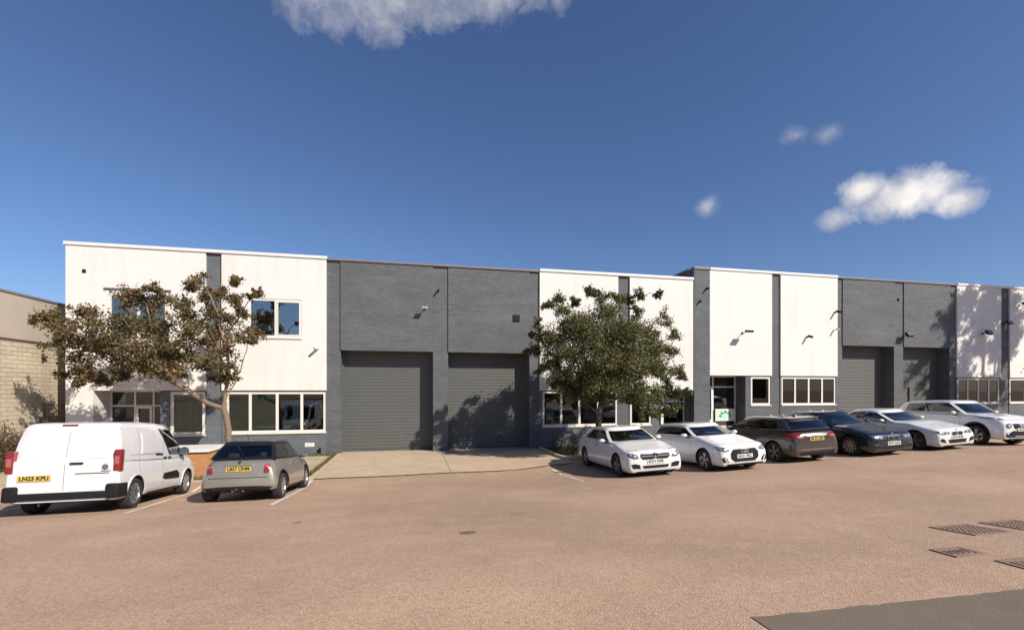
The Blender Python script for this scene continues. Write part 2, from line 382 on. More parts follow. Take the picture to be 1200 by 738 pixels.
# darker flat area of ground at the lower right, with slightly ragged straight edges
def flat_patch(name,outline,mat,dz,seed,step=.12,jit=.012):
    r=random.Random(seed); P=[]
    for (a,b_) in zip(outline,outline[1:]+outline[:1]):
        A,B=Vector(a),Vector(b_); n=max(1,int((B-A).length/step))
        for k in range(n): q=A.lerp(B,k/n); P.append((q.x+r.uniform(-jit,jit),q.y+r.uniform(-jit,jit)))
    bm=bmesh.new(); vs=[bm.verts.new((x,y,0)) for x,y in P]; bm.faces.new(vs); bmesh.ops.triangulate(bm,faces=bm.faces[:])
    for _ in range(5):
        l=[e for e in bm.edges if e.calc_length()>.5]
        if not l: break
        bmesh.ops.subdivide_edges(bm,edges=l,cuts=1); bmesh.ops.triangulate(bm,faces=[f for f in bm.faces if len(f.verts)>3])
    for v in bm.verts: v.co.z=ground_z(v.co.x,v.co.y)+dz
    me=bpy.data.meshes.new(name); bm.to_mesh(me); bm.free(); me.materials.append(mat); o=bpy.data.objects.new(name,me); COL.objects.link(o); tag(o,kind='structure'); return o
flat_patch('dark_ground_area',[(2.50,-18.56),(5.2,-18.63),(9.5,-18.72),(9.5,-24.5),(2.35,-24.5),(2.44,-20.0)],M['patch'],.006,1)

r_=random.Random(5)
def irregular(cx_,cy_,rx,ry,n=16,j=.25): return [(cx_+rx*math.cos(2*PI*k/n)*(1+r_.uniform(-j,j)),cy_+ry*math.sin(2*PI*k/n)*(1+r_.uniform(-j,j))) for k in range(n)]
flat_patch('tarmac_stain',irregular(.72,-15.12,.12,.09),M['patch'],.005,2,.05,.01)
flat_patch('tarmac_stain',irregular(-1.9,-13.4,.07,.05),M['patch'],.005,3,.05,.01)
flat_patch('tarmac_stain',irregular(3.4,-9.9,.10,.06),M['patch'],.005,4,.05,.01)
# ------------------------------------------------------------------ buildings
def holed_wall(name,mat,x0,x1,z0,z1,yf,th,holes,parent):
    """a wall slab in the XZ plane, front face at y=yf, with openings (hx0,hx1,hz0,hz1) and their reveals"""
    b=MB()
    xs=sorted({x0,x1,*[h[0] for h in holes],*[h[1] for h in holes]}); zs=sorted({z0,z1,*[h[2] for h in holes],*[h[3] for h in holes]})
    def inh(x,z): return any(h[0]<x<h[1] and h[2]<z<h[3] for h in holes)
    def solid(i,j):
        if i<0 or j<0 or i>=len(xs)-1 or j>=len(zs)-1: return False
        return not inh((xs[i]+xs[i+1])/2,(zs[j]+zs[j+1])/2)
    yb=yf+th
    for i in range(len(xs)-1):
        for j in range(len(zs)-1):
            if not solid(i,j): continue
            a,c,d,e=xs[i],xs[i+1],zs[j],zs[j+1]
            b.add([(a,yf,d),(c,yf,d),(c,yf,e),(a,yf,e)],[(0,1,2,3)]); b.add([(a,yb,d),(c,yb,d),(c,yb,e),(a,yb,e)],[(3,2,1,0)])
            if not solid(i-1,j): b.add([(a,yf,d),(a,yf,e),(a,yb,e),(a,yb,d)],[(0,1,2,3)])
            if not solid(i+1,j): b.add([(c,yf,d),(c,yf,e),(c,yb,e),(c,yb,d)],[(3,2,1,0)])
            if not solid(i,j-1): b.add([(a,yf,d),(c,yf,d),(c,yb,d),(a,yb,d)],[(3,2,1,0)])
            if not solid(i,j+1): b.add([(a,yf,e),(c,yf,e),(c,yb,e),(a,yb,e)],[(0,1,2,3)])
    return b.build(name,mat,parent,recalc=False)

def window(parent,x0,x1,z0,z1,yf,mull=(),bar=.075,fr=None,rec=.05,blind=None,transom=None,label=None,opening=()):
    """frame with mullions at x positions; one pane per light; recessed slightly behind yf"""
    fr=fr or M['frame']; y=yf+rec; b=MB(); dp=.07
    b.box(x0,x1,y,y+dp,z1-bar,z1); b.box(x0,x1,y,y+dp,z0,z0+bar); b.box(x0,x0+bar,y,y+dp,z0+bar,z1-bar); b.box(x1-bar,x1,y,y+dp,z0+bar,z1-bar)
    xs=[x0]+list(mull)+[x1]
    for m in mull: b.box(m-bar*.55,m+bar*.55,y+.001,y+dp-.001,z0+bar,z1-bar)
    if transom:
        b.box(x0+bar,x1-bar,y+.003,y+dp-.003,transom-.03,transom+.03)
    for k in opening:   # an inner sash around this light
        a=xs[k]+bar*.55+.0; c=xs[k+1]-bar*.55
        s=.045; b.box(a,c,y-.012,y+.02,z1-bar-s,z1-bar); b.box(a,c,y-.012,y+.02,z0+bar,z0+bar+s); b.box(a,a+s,y-.012,y+.02,z0+bar+s,z1-bar-s); b.box(c-s,c,y-.012,y+.02,z0+bar+s,z1-bar-s)
    w=b.build('window',fr,parent,recalc=False)
    if label: w['label']=label
    for k in range(len(xs)-1):
        a=xs[k]+ (bar if k==0 else bar*.55); c=xs[k+1]-(bar if k==len(xs)-2 else bar*.55)
        g=MB(); g.box(a,c,y+.03,y+.042,z0+bar,z1-bar); g.build('pane',M['glassup'] if z0>4 else M['glass'],w)
    s=MB(); s.box(x0-.03,x1+.03,yf-.05,y+.0,z0-.055,z0-.002,bev=.006); s.build('sill',fr,w)
    if blind:
        for k in blind:
            a=xs[k]+bar*.5+.02; c=xs[k+1]-bar*.5-.02; n=max(2,int((c-a)/.09)); bl=MB()
            for i in range(n):
                xa=a+(c-a)*i/n; xb=a+(c-a)*(i+.97)/n
                bl.add([(xa,y+.16,z0+bar),(xb,y+.13,z0+bar),(xb,y+.13,z1-bar),(xa,y+.16,z1-bar)],[(0,1,2,3)])
            bl.build('blind',M['blind'],w,recalc=False)
    return w

M['shutter']=simple('grey_green_shutter_steel',(.092,.096,.090),.55,metal=.0,noise=.1,nscale=2.5)
def shutter(parent,x0,x1,z0,z1,y):
    """roller door: interlocking ribbed laths, guides and bottom rail"""
    b=MB(); z=z0+.1; P=.155
    prof=[(0,0),(.006,.010),(.012,.03),(.013,.13),(.006,.148),(.001,.1549)]
    pts=[]
    while z<z1+.05:
        pts+=[(y-dy,min(z+dz,z1+.1)) for dy,dz in prof]; z+=P
    n=len(pts); vs=[(x0-.02,py,pz) for py,pz in pts]+[(x1+.02,py,pz) for py,pz in pts]
    b.add(vs,[(i,n+i,n+i+1,i+1) for i in range(n-1)])
    s=b.build('roller_door',M['shutter'],parent,recalc=False)
    for a,c in ((x0,x0+.075),(x1-.075,x1)): g=MB(); g.box(a,c,y-.09,y+.05,z0+.002,z1); g.build('guide_rail',M['shutter'],s)
    g=MB(); g.box(x0+.08,x1-.08,y-.05,y+.03,z0+.005,z0+.10); g.build('bottom_rail',M['pil'],s)
    return s

def room(parent,x0,x1,z0,z1,y0,y1):
    """inside of the offices behind the glazing"""
    b=MB()
    v=[(x0,y0,z0),(x1,y0,z0),(x1,y1,z0),(x0,y1,z0),(x0,y0,z1),(x1,y0,z1),(x1,y1,z1),(x0,y1,z1)]
    b.add(v,[(0,1,2,3)],1); b.add(v,[(7,6,5,4)],0); b.add(v,[(1,5,6,2)],0); b.add(v,[(2,6,7,3)],0); b.add(v,[(3,7,4,0)],0)
    return b.build('office_interior',[M['room'],M['roomfloor']],parent,recalc=False)

TH=.30
def bricks_block(parent,x0,x1,z0,z1,y,mat,name='pier',th=TH):
    b=MB(); b.box(x0,x1,y,y+th,z0,z1); return b.build(name,mat,parent)
def coping(parent,x0,x1,z,y,mat,h=.13,over=.06,th=TH):
    b=MB(); b.box(x0,x1,y-over,y+th+over,z,z+h,bev=.012); return b.build('coping',mat,parent)

# ---------- left terrace of units: x -13.62 .. 14.44, floor 0, parapet 8.80
LB=empty('industrial_building',(0,0,0)); tag(LB,'lower white and slate grey brick terrace with two roller doors, left of the roof step','building')
PT=8.68; HB=2.86      # underside of coping; underside of the white upper panels
yW=-.05               # white panels stand a touch proud
yD=0.0                # dark lower brickwork
yP=.03                # piers set back
# white upper panels
holed_wall('upper_wall',M['white'],-13.62,-8.62,HB,PT,yW,.35,[(-12.15,-10.05,4.9,6.83)],LB)
holed_wall('upper_wall',M['white'],-8.02,-3.83,HB,PT,yW,.35,[(-6.98,-4.86,5.16,6.83)],LB)
holed_wall('upper_wall',M['white'],6.0,10.14,HB,PT,yW,.35,[],LB)
holed_wall('upper_wall',M['white'],10.78,14.40,HB,PT,yW,.35,[],LB)
# white corner below the panel, left of the porch
bricks_block(LB,-13.62,-12.68,-.3,HB-.002,yW,M['white'],'corner_wall',.35)
# grey piers
for a,c in ((-8.62,-8.02),(-3.83,-3.24),(.85,1.55),(5.50,6.0),(10.14,10.78)):
    bricks_block(LB,a+.001,c-.001,-.3,PT-.01 if a not in(-8.62,10.14) else PT-.06,yP,M['blue'] if a<-8 else M['pil'] if a in(10.14,) else M['dark'])
# dark upper panels over the roller doors
holed_wall('upper_wall',M['dark'],-3.24,.85,4.66,PT-.02,-.02,.35,[],LB)
holed_wall('upper_wall',M['dark'],1.55,5.50,4.66,PT-.02,-.02,.35,[],LB)
# lower brickwork
holed_wall('lower_wall',M['blue'],-10.32,-8.62,-.3,HB-.002,yD,.33,[(-9.96,-8.65,.99,2.80)],LB)
holed_wall('lower_wall',M['blue'],-8.02,-3.83,-.3,HB-.002,yD,.33,[(-7.86,-3.86,1.02,2.80)],LB)
holed_wall('lower_wall',M['blue'],6.0,10.14,-.3,HB-.002,yD,.33,[(6.16,10.12,1.08,2.82)],LB)
holed_wall('lower_wall',M['blue'],10.78,12.45,-.3,HB-.002,yD,.33,[(10.82,12.0,1.08,2.82)],LB)
# copings
coping(LB,-13.68,-3.80,PT,yW,M['coping'],.13,.05)
coping(LB,-3.79,6.0-.005,PT-.03,-.02,M['dcoping'],.09,.05)
coping(LB,6.0,14.42,PT,yW,M['coping'],.13,.05)
# side and rear walls, roof
b=MB(); b.box(-13.62,-13.30,.31,26,-.3,PT-.003); b.build('side_wall',M['white'],LB)
b=MB(); b.box(-13.62,14.44,26,26.3,-.3,PT-.3); b.build('rear_wall',M['dark'],LB)
b=MB(); b.box(-13.29,14.40,.32,25.99,PT-.75,PT-.60); b.build('roof',M['roofing'],LB)
# roller doors, recessed half a metre, with reveals
def garage(P,x0,x1,z0,zh,mat,x2=None):
    shutter(P,x0,x1,z0,zh+.02,.72)
    b=MB(); b.box(x0-.3,x0-.001,.33,.82,z0-.3,zh+.3); b.box(x1+.001,x1+.3,.33,.82,z0-.3,zh+.3); b.box(x0-.3,x1+.3,.335,.82,zh+.301,zh+.6); b.build('door_reveal',mat,P)
    b=MB(); b.box(x0-.3,x1+.3,.84,3.5,z0-.02,z0+.0); b.build('threshold',M['conc'],P)
    b=MB(); b.box(x0,x1,.0,.80,z0-.10,z0+.012); b.build('door_step',M['conc'],P)
garage(LB,-3.24,.85,0,4.66,M['dark']); garage(LB,1.55,5.50,0,4.66,M['dark'])
# windows
W1=window(LB,-9.96,-8.65,.99,2.80,yD,rec=.02,bar=.12,fr=M['winframe_old'],blind=[0],label='single square ground floor window between the porch and the grey pier')
W2=window(LB,-7.86,-3.86,1.02,2.80,yD,mull=(-6.93,-5.86,-4.86),rec=.02,bar=.10,fr=M['winframe_old'],blind=[0,1],label='four light ground floor window with pale blinds and a poster')
W3=window(LB,-6.98,-4.86,5.16,6.83,yW,mull=(-5.90,),rec=.02,bar=.09,fr=M['winframe_old'],opening=(1,),label='two light upstairs window reflecting the sky')
W4=window(LB,-12.15,-10.05,4.9,6.83,yW,mull=(-11.1,),rec=.02,bar=.09,fr=M['winframe_old'],label='upstairs window half hidden by the tree')
W5=window(LB,6.16,10.12,1.08,2.82,yD,mull=(7.12,8.08,9.08),rec=.02,bar=.10,fr=M['winframe_old'])
W6=window(LB,10.82,12.0,1.08,2.82,yD,rec=.02,bar=.10,fr=M['winframe_old'])
b=MB(); b.box(-12.3,-9.9,-.09,-.051,6.95,7.02); b.build('lintel_strip',M['dark'],LB)
# poster and potted plant silhouettes inside the third light
M['poster']=simple('white_poster',(.55,.55,.62),.6)
b=MB(); b.box(-5.80,-4.93,.30,.31,1.1,2.45); b.build('poster',M['poster'],W2)
b=MB()
for (px,pz,r1,r2) in ((-5.42,2.0,.12,.24),(-5.47,1.62,.10,.15),(-5.40,1.82,.11,.13),(-5.74,1.9,.08,.22),(-5.77,1.45,.05,.3)):
    vs=[(px+r1*math.cos(2*PI*k/14),.296,pz+r2*math.sin(2*PI*k/14)) for k in range(14)]
    b.add(vs+[(x,.299,z) for x,y,z in vs],[tuple(range(14))[::-1]]+[(k,(k+1)%14,14+(k+1)%14,14+k) for k in range(14)])
b.build('poster_print',M['cabin'],W2)
room(LB,-9.99,-3.87,-.1,2.95,.34,4.6); room(LB,6.03,12.42,-.1,2.95,.34,4.6); room(LB,-12.9,-4.2,4.2,7.6,.34,4.6)
# desks and shelving seen dimly through the glass
M['desk']=simple('desk_top',(.32,.24,.16),.6)
def office_bits(P,x0,x1,z0,seed):
    r=random.Random(seed); x=x0
    while x<x1-1.2:
        w=r.uniform(.9,1.5); y=r.uniform(.9,1.8); e=empty('desk',(x,y,z0)); tag(e,'office desk dimly visible behind the ground floor glazing','desk','desks inside the offices')
        b=MB(); b.box(0,w,0,.7,.70,.74); b.build('desk_top',M['desk'],e)
        for q in (.05,w-.1): b=MB(); b.box(q,q+.05,.02,.65,0,.70); b.build('leg',M['cabin'],e)
        x+=w+r.uniform(.2,.8)
office_bits(LB,-9.7,-4.2,0,3); office_bits(LB,6.3,12.0,0,5)
# left porch: opening -12.68..-10.32, recessed 1.05 m
def porch(P,x0,x1,z0,zh,dp,mat,doorx,trz,lab,fr,lmat=None,rmat=None):
    b=MB(); b.box(x0-.25,x0-.001,.33-.02,dp+.1,z0-.3,zh); b.build('porch_side',lmat or mat,P)
    b=MB(); b.box(x1+.001,x1+.25,.335,dp+.1,z0-.3,zh); b.build('porch_side',rmat or mat,P)
    b=MB(); b.box(x0-.25,x1+.25,.301,dp+.2,zh+.001,zh+.15); b.build('porch_ceiling',M['coping'],P)
    b=MB(); b.box(x0,x1,0,dp,z0-.1,z0+.03); b.build('door_step',M['conc'],P)
    w=window(P,x0+.01,x1-.01,z0+.03,zh,dp-.06,mull=doorx,rec=0,bar=.07,fr=fr,transom=trz,label=lab)
    for k,(a,c) in enumerate(zip([x0]+list(doorx),list(doorx)+[x1])):
        if k==len(doorx)-1 or len(doorx)==0:
            d=MB(); s=.09; za,zb=z0+.10,trz-.03; a+=.045; c-=.045
            d.box(a,a+s,dp-.10,dp-.045,za,zb); d.box(c-s,c,dp-.10,dp-.045,za,zb); d.box(a+s,c-s,dp-.10,dp-.045,zb-s,zb); d.box(a+s,c-s,dp-.10,dp-.045,za,za+.35)
            dd=d.build('door',fr,P); h=MB(); h.tube([(c-.14,dp-.16,z0+.9),(c-.14,dp-.16,z0+1.5)],.015); h.box(c-.15,c-.13,dp-.16,dp-.10,z0+.92,z0+.94); h.box(c-.15,c-.13,dp-.16,dp-.10,z0+1.46,z0+1.48); h.build('handle',M['chrome'],dd)
    room(P,x0-.1,x1+.1,z0-.05,zh+.1,dp+.12,dp+4)
    return w
porch(LB,-12.68,-10.32,0,HB,1.05,M['white'],(-11.75,-11.05),2.2,'glazed porch screen with a door',M['frame'],rmat=M['blue'])
porch(LB,12.45,14.40,0,HB,.8,M['blue'],(13.1,),2.25,'glazed entrance screen in the dark recess',M['frame'])

# ---------- right terrace: x 14.46 .. 46, floor .80, parapet 9.42
RB=empty('industrial_building',(14.46,0,0)); tag(RB,'taller white and grey brick terrace right of the roof step, behind the parked cars','building')
RB.location=(0,0,0)
F=.8; PT2=9.28; HB2=3.66
for a,c in ((15.40,19.26),(19.82,23.62),(32.46,36.04),(36.78,40.5),(41.1,45.0)):
    holed_wall('upper_wall',M['white'],a,c,HB2,PT2,yW,.35,[],RB)
    if a!=15.40:
        hl=[(a+.10,a+.10+3.62,2.06,3.60)] if a!=36.78 else [(36.84,38.2,2.06,3.60)]
        hl=[(max(h[0],a+.05),min(h[1],c-.06),h[2],h[3]) for h in hl]
        holed_wall('lower_wall',M['pil'] if a==19.82 else M['blue'],a,c,-.3,HB2-.002,yD,.33,hl,RB)
        for (h0,h1,h2,h3) in hl:
            nl=4 if h1-h0>2 else 1
            window(RB,h0,h1,h2,h3,yD,mull=[h0+(h1-h0)*k/nl for k in range(1,nl)],rec=.02,bar=.09,fr=M['winframe_old'])
        room(RB,a+.05,c-.05,.7,3.75,.34,4.4); office_bits(RB,a+.2,c-.3,.8,int(a))
holed_wall('lower_wall',M['pil'],17.62,19.26,-.3,HB2-.002,yD,.33,[(17.96,19.20,2.06,3.60)],RB)
window(RB,17.96,19.20,2.06,3.60,yD,rec=.02,bar=.10,fr=M['winframe_old']); room(RB,17.7,19.24,.7,3.75,.35,4.4)
for a,c,m in ((14.46,15.40,'dark'),(19.26,19.82,'pil'),(23.62,24.02,'dark'),(27.74,28.42,'dark'),(31.98,32.46,'dark'),(36.04,36.78,'pil'),(40.5,41.1,'pil'),(45.0,45.6,'dark')):
    bricks_block(RB,a+.001,c-.001,-.3,PT2-.01 if a!=19.26 else PT2-.05,yP if a>15 else -.05,M[m])
for a,c in ((24.02,27.74),(28.42,31.98)):
    holed_wall('upper_wall',M['dark'],a,c,5.44,PT2-.02,-.02,.35,[],RB); garage(RB,a,c,F,5.44,M['dark'])
coping(RB,14.44,15.40,PT2-.01,-.05,M['dcoping'],.13,.05); coping(RB,15.41,23.62,PT2,yW,M['coping'],.12,.05)
coping(RB,23.63,32.45,PT2-.02,-.02,M['dcoping'],.09,.05); coping(RB,32.46,45.62,PT2,yW,M['coping'],.12,.05)
b=MB(); b.box(14.46,14.80,.31,26,-.3,PT2-.005); b.build('side_wall',M['dark'],RB)
b=MB(); b.box(14.42,14.84,.36,26.04,PT2,PT2+.12); b.build('coping',M['dcoping'],RB)
b=MB(); b.box(45.3,45.6,.34,26,-.3,PT2-.3); b.build('side_wall',M['dark'],RB)
b=MB(); b.box(14.46,45.6,26,26.3,-.3,PT2-.3); b.build('rear_wall',M['dark'],RB)
b=MB(); b.box(14.81,45.3,.32,25.99,PT2-.75,PT2-.60); b.build('roof',M['roofing'],RB)
porch(RB,15.42,17.60,F,HB2,.8,M['pil'],(16.15,),3.05,'glazed entrance screen above the small green sign',M['frame'])

# ---------- small fixtures on the walls
def floodlight(x,z,y,label,s=1,mat='black',tilt=-35,arm=.28):
    e=empty('floodlight',(x,y,z)); tag(e,label,'floodlight','floodlights and cameras on the walls')
    b=MB(); b.box(-.05*s,.05*s,-.03,0,-.05,.05); b.tube([(0,-.02,0),(0,-arm,.06)],.018*s); b.build('bracket',M['black'],e)
    h=MB(); a=R(tilt); 
    def rot(p): x_,y_,z_=p; return (x_,y_*math.cos(a)-z_*math.sin(a),y_*math.sin(a)+z_*math.cos(a))
    t=MB(); t.box(-.17*s,.17*s,-.055*s,.055*s,-.12*s,.12*s,bev=.012); h.add([tuple(Vector(rot(p))+Vector((0,-arm-.04,.04))) for p in t.v],t.f); ob=h.build('lamp_body',M[mat],e)
    g=MB(); t=MB(); t.box(-.14*s,.14*s,-.06*s,-.0555*s,-.095*s,.095*s); g.add([tuple(Vector(rot(p))+Vector((0,-arm-.04,.04))) for p in t.v],t.f); g.build('lamp_glass',M['lens'],ob)
    return e
def cctv(x,z,y,label,s=1,rz=0,arm=.3,mat='greywhite'):
    s*=.85; arm*=.8
    e=empty('security_camera',(x,y,z),0); tag(e,label,'security camera','floodlights and cameras on the walls')
    b=MB(); b.lathe([(0,-.03),(.05,-.03),(.05,0)],c=(0,0,0),n=12); b.tube([(0,-.02,0),(0,-arm,-.02)],.02); b.build('bracket',M[mat],e)
    h=MB(); d=Vector((math.sin(rz),-math.cos(rz),-.35)).normalized(); c=Vector((0,-arm,.0)); h.tube([c-d*.12*s,c+d*.20*s],[.055*s,.055*s],n=12); h.tube([c-d*.12*s+Vector((0,0,.04)),c+d*.25*s+Vector((0,0,.04))],[.05*s,.058*s],n=6); ob=h.build('camera_body',M[mat],e,smooth=False)
    l=MB(); l.tube([c+d*.2*s,c+d*.205*s],.045*s,n=12); l.build('camera_lens',M['black'],ob); return e
floodlight(.46,6.62,-.02,'white topped floodlight on the grey brick over the first roller door',.72,'greywhite',-62,.34)
cctv(1.10,7.52,.03,'small dark camera high on the pier between the two left roller doors',.7,0,.16,'black')
cctv(-4.17,4.72,yW,'white camera low on the white panel right of the upstairs window',1.0,-.5,.22)
floodlight(17.37,5.95,yW,'wide black floodlight alone on the first white panel right of the roof step',1.05,'black',-80,.50)
cctv(21.55,5.85,yW,'dark dome camera in the middle of the white panel with four light window',1.0,0,.22,'black')
cctv(23.45,7.30,yW,'upper of two cameras at the white panel edge left of the right roller doors',1,0,.22,'black')
cctv(23.40,6.30,yW,'pale lower of two cameras at the white panel edge left of the right roller doors',.8,0,.22)
floodlight(28.42,6.10,.03,'black floodlight on the pier between the two right roller doors',1.2,'black',-30,.30)
floodlight(34.48,6.37,yW,'black floodlight on the white panel in the dappled tree shade',1.2,'black',-30,.30)
floodlight(36.30,7.06,.03,'black floodlight on the dark pier between the two white panels at the far right',1.1,'black',-30,.3)
floodlight(37.54,8.24,yW,'black floodlight high on the white panel at the right edge of the photo',1.1,'black',-50,.3)
cctv(15.18,8.24,-.05,'dark camera high on the grey end pier at the roof step, the upper of two',.7,0,.12,'black')
cctv(14.75,7.54,-.05,'dark camera high on the grey end pier at the roof step, the lower of two',.6,0,.10,'black')
# vents
def vent(x,z,y,w,label):
    b=MB(); b.box(-w/2,w/2,-.03,0,-w/2,w/2,0); 
    for i in range(5): zz=-w/2+.04+i*(w-.06)/5; b.add([(-w/2+.02,-.05,zz),(w/2-.02,-.05,zz),(w/2-.02,-.031,zz+.05),(-w/2+.02,-.031,zz+.05)],[(0,1,2,3)],0)
    o=b.build('wall_vent',M['under'],loc=(x,y,z)); tag(o,label,'vent')
vent(4.83,6.35,-.02,.34,'square dark louvred vent on the grey brick over the second roller door')
vent(-12.98,7.65,yW,.12,'tiny vent near the top left corner of the white gable panel')
vent(28.04,8.23,.03,.14,'tiny dark vent on the pier above the floodlight by the right roller doors')
o=MB().box(-.20,.20,-.012,0,-.09,.09,bev=.004).build('wall_plaque',M['greywhite'],loc=(-4.53,yD,.46)); tag(o,'small blank white plaque low on the blue grey wall beside the gold car','plaque')
# black bollard / gully pipe by the wall
b=MB(); b.tube([(0,0,-.05),(0,0,.30)],.045,12); b.tube([(0,0,.30),(0,0,.34)],[.055,.04],12); o=b.build('bollard',M['black'],loc=(-4.08,-.12,0),smooth=True,angle=40); tag(o,'short black pipe stub standing at the foot of the wall by the first roller door','bollard')
b=MB(); b.tube([(0,0,0),(0,0,2.2)],.05,12); b.tube([(0,0,2.2),(0,0,2.28)],.065,12); b.box(-.06,.06,0,.08,1.9,1.95); b.box(-.06,.06,0,.08,.6,.65)
o=b.build('downpipe',M['black'],loc=(28.62,-.12,.75)); tag(o,'black pipe up the pier between the right roller doors','downpipe')
# green and white sign under the entrance window
M['signw']=simple('sign_white',(.62,.70,.62),.45); M['signg']=simple('sign_green',(.02,.30,.16),.4); M['signl']=simple('sign_mint',(.45,.85,.66),.4)
e=empty('sign',(16.85,.66,1.22)); tag(e,'small pale sign with a green emblem below the entrance glazing at the roof step','sign')
b=MB(); b.box(-.62,.62,-.02,0,-.05,.62); b.build('sign_board',M['signw'],e)
b=MB()
for k in range(5):
    a0=R(200-55*k); cx_,cz_=.30*math.cos(R(180-45*k)),.22+.22*math.sin(R(180-45*k)) if k<5 else 0
    vs=[(cx_+.10*math.cos(2*PI*j/10),-.026,cz_+.07*math.sin(2*PI*j/10)) for j in range(10)]; b.add(vs+[(x,-.021,z) for x,y,z in vs],[tuple(range(10))[::-1]]+[(j,(j+1)%10,10+(j+1)%10,10+j) for j in range(10)])
b.build('emblem',M['signg'],e)
b=MB(); vs=[(.15*math.cos(2*PI*j/16),-.026,.20+.13*math.sin(2*PI*j/16)) for j in range(16)]; b.add(vs+[(x,-.021,z) for x,y,z in vs],[tuple(range(16))[::-1]]+[(j,(j+1)%16,16+(j+1)%16,16+j) for j in range(16)]); b.build('emblem',M['signl'],e)

# ---------- neighbouring blockwork building on the far left
M['block']=brick_mat('pale_blockwork',(.50,.43,.325),var=.12,mortar=.72,bump=1.3,bw=.46,bh=.16,streak=.16,rough=.9,horiz='Y',mort_size=.02,stain=(.33,.28,.21))
M['render']=simple('buff_render',(.40,.345,.285),.9,noise=.14,nscale=1.2,bump=.3)
NB=empty('blockwork_building',(-16,0,0)); tag(NB,'pale buff blockwork side wall with a smooth rendered top, at the left edge','building'); NB.location=(0,0,0)
b=MB(); b.box(-16.0,-14.60,-3.2,34,-.4,4.72); b.build('wall',M['block'],NB)
b=MB(); b.box(-16.0,-14.63,-3.2,34,4.78,6.46); b.build('upper_wall',M['render'],NB)
b=MB(); b.box(-16.0,-14.56,-3.2,34,4.721,4.779); b.build('string_course',M['iron'],NB)
b=MB(); b.box(-16.1,-14.59,-3.26,34.1,6.461,6.54); b.build('coping',M['dcoping'],NB)
b=MB(); b.box(-34,-16.001,-3.2,34,-.4,6.4); b.build('rear_wall',M['render'],NB)
b=MB(); b.box(-.02,.02,-.02,.0,0,.3); b.box(-.08,.08,-.03,-.02,.24,.30)
o=MB().box(0,.05,-.04,.04,0,.34).box(.05,.14,-.1,.1,.16,.24).build('wall_bracket',M['iron'],loc=(-14.60,.25,4.0)); tag(o,'rusty bracket high on the pale blockwork wall','bracket')
# post by the wall corner
o=MB().tube([(0,0,0),(0,0,2.35)],.05,10).box(-.07,.07,-.07,.07,2.35,2.38).build('post',M['iron'],loc=(-14.05,-.45,0)); tag(o,'thin dark post standing by the corner of the white building behind the van','post')

# ---------- low brick planter with white coping between van and small car
PL=empty('brick_planter',(-7.35,-4.6,0)); tag(PL,'low orange brick planter with a white slab top between the van and the gold car','planter')
M['obrick']=brick_mat('orange_brick',(.50,.24,.10),var=.15,mortar=1.1,bump=.8,streak=.12,horiz='XY')
b=MB(); b.box(-.75,.75,-.35,1.0,-.1,.86); b.build('brick_body',M['obrick'],PL)
b=MB(); b.box(-.83,.83,-.43,1.08,.861,.95,bev=.01); b.build('coping_slab',M['coping'],PL)

# ---------- units across the yard, behind the camera
OB=empty('opposite_building',(20,-30,0)); tag(OB,'flat roofed brown brick unit on the far side of the yard, behind the camera','building'); OB.location=(0,0,0)
M['brown']=brick_mat('brown_brick',(.24,.15,.10),var=.18,mortar=1.2,bump=.7,streak=.15)
hl=[(11.5+5*k,14.5+5*k,2.2,3.8) for k in range(8)]
OBZ=6.65; OBX=10; OBY=-42
def facade_back(P,x0,x1,z0,z1,y,holes):
    o=holed_wall('wall',M['brown'],-x1,-x0,z0,z1,0,.3,[(-h[1],-h[0],h[2],h[3]) for h in holes],P); o.location=(0,y,0); o.rotation_euler=(0,0,PI); return o
facade_back(OB,OBX,56,-.3,OBZ,OBY,hl)
b=MB(); b.box(OBX,OBX+.3,OBY-14,OBY-.31,-.3,OBZ-.002); b.box(55.7,56,OBY-14,OBY-.31,-.3,OBZ-.002); b.box(OBX,56,OBY-14.3,OBY-14.001,-.3,OBZ-.002); b.build('wall',M['brown'],OB)
b=MB(); b.box(OBX+.302,55.6,OBY-13.9,OBY-.32,OBZ-.5,OBZ-.3); b.build('roof',M['roofing'],OB)
for (a,c,d,e_) in hl:
    f=MB(); f.box(a,c,OBY-.15,OBY-.1,d,d+.08); f.box(a,c,OBY-.15,OBY-.1,e_-.08,e_); f.box(a,a+.08,OBY-.15,OBY-.1,d+.08,e_-.08); f.box(c-.08,c,OBY-.15,OBY-.1,d+.08,e_-.08); f.box((a+c)/2-.04,(a+c)/2+.04,OBY-.15,OBY-.1,d+.08,e_-.08)
    w=f.build('window',M['frame'],OB); g_=MB(); g_.box(a+.08,c-.08,OBY-.14,OBY-.13,d+.08,e_-.08); g_.build('pane',M['lens'],w)
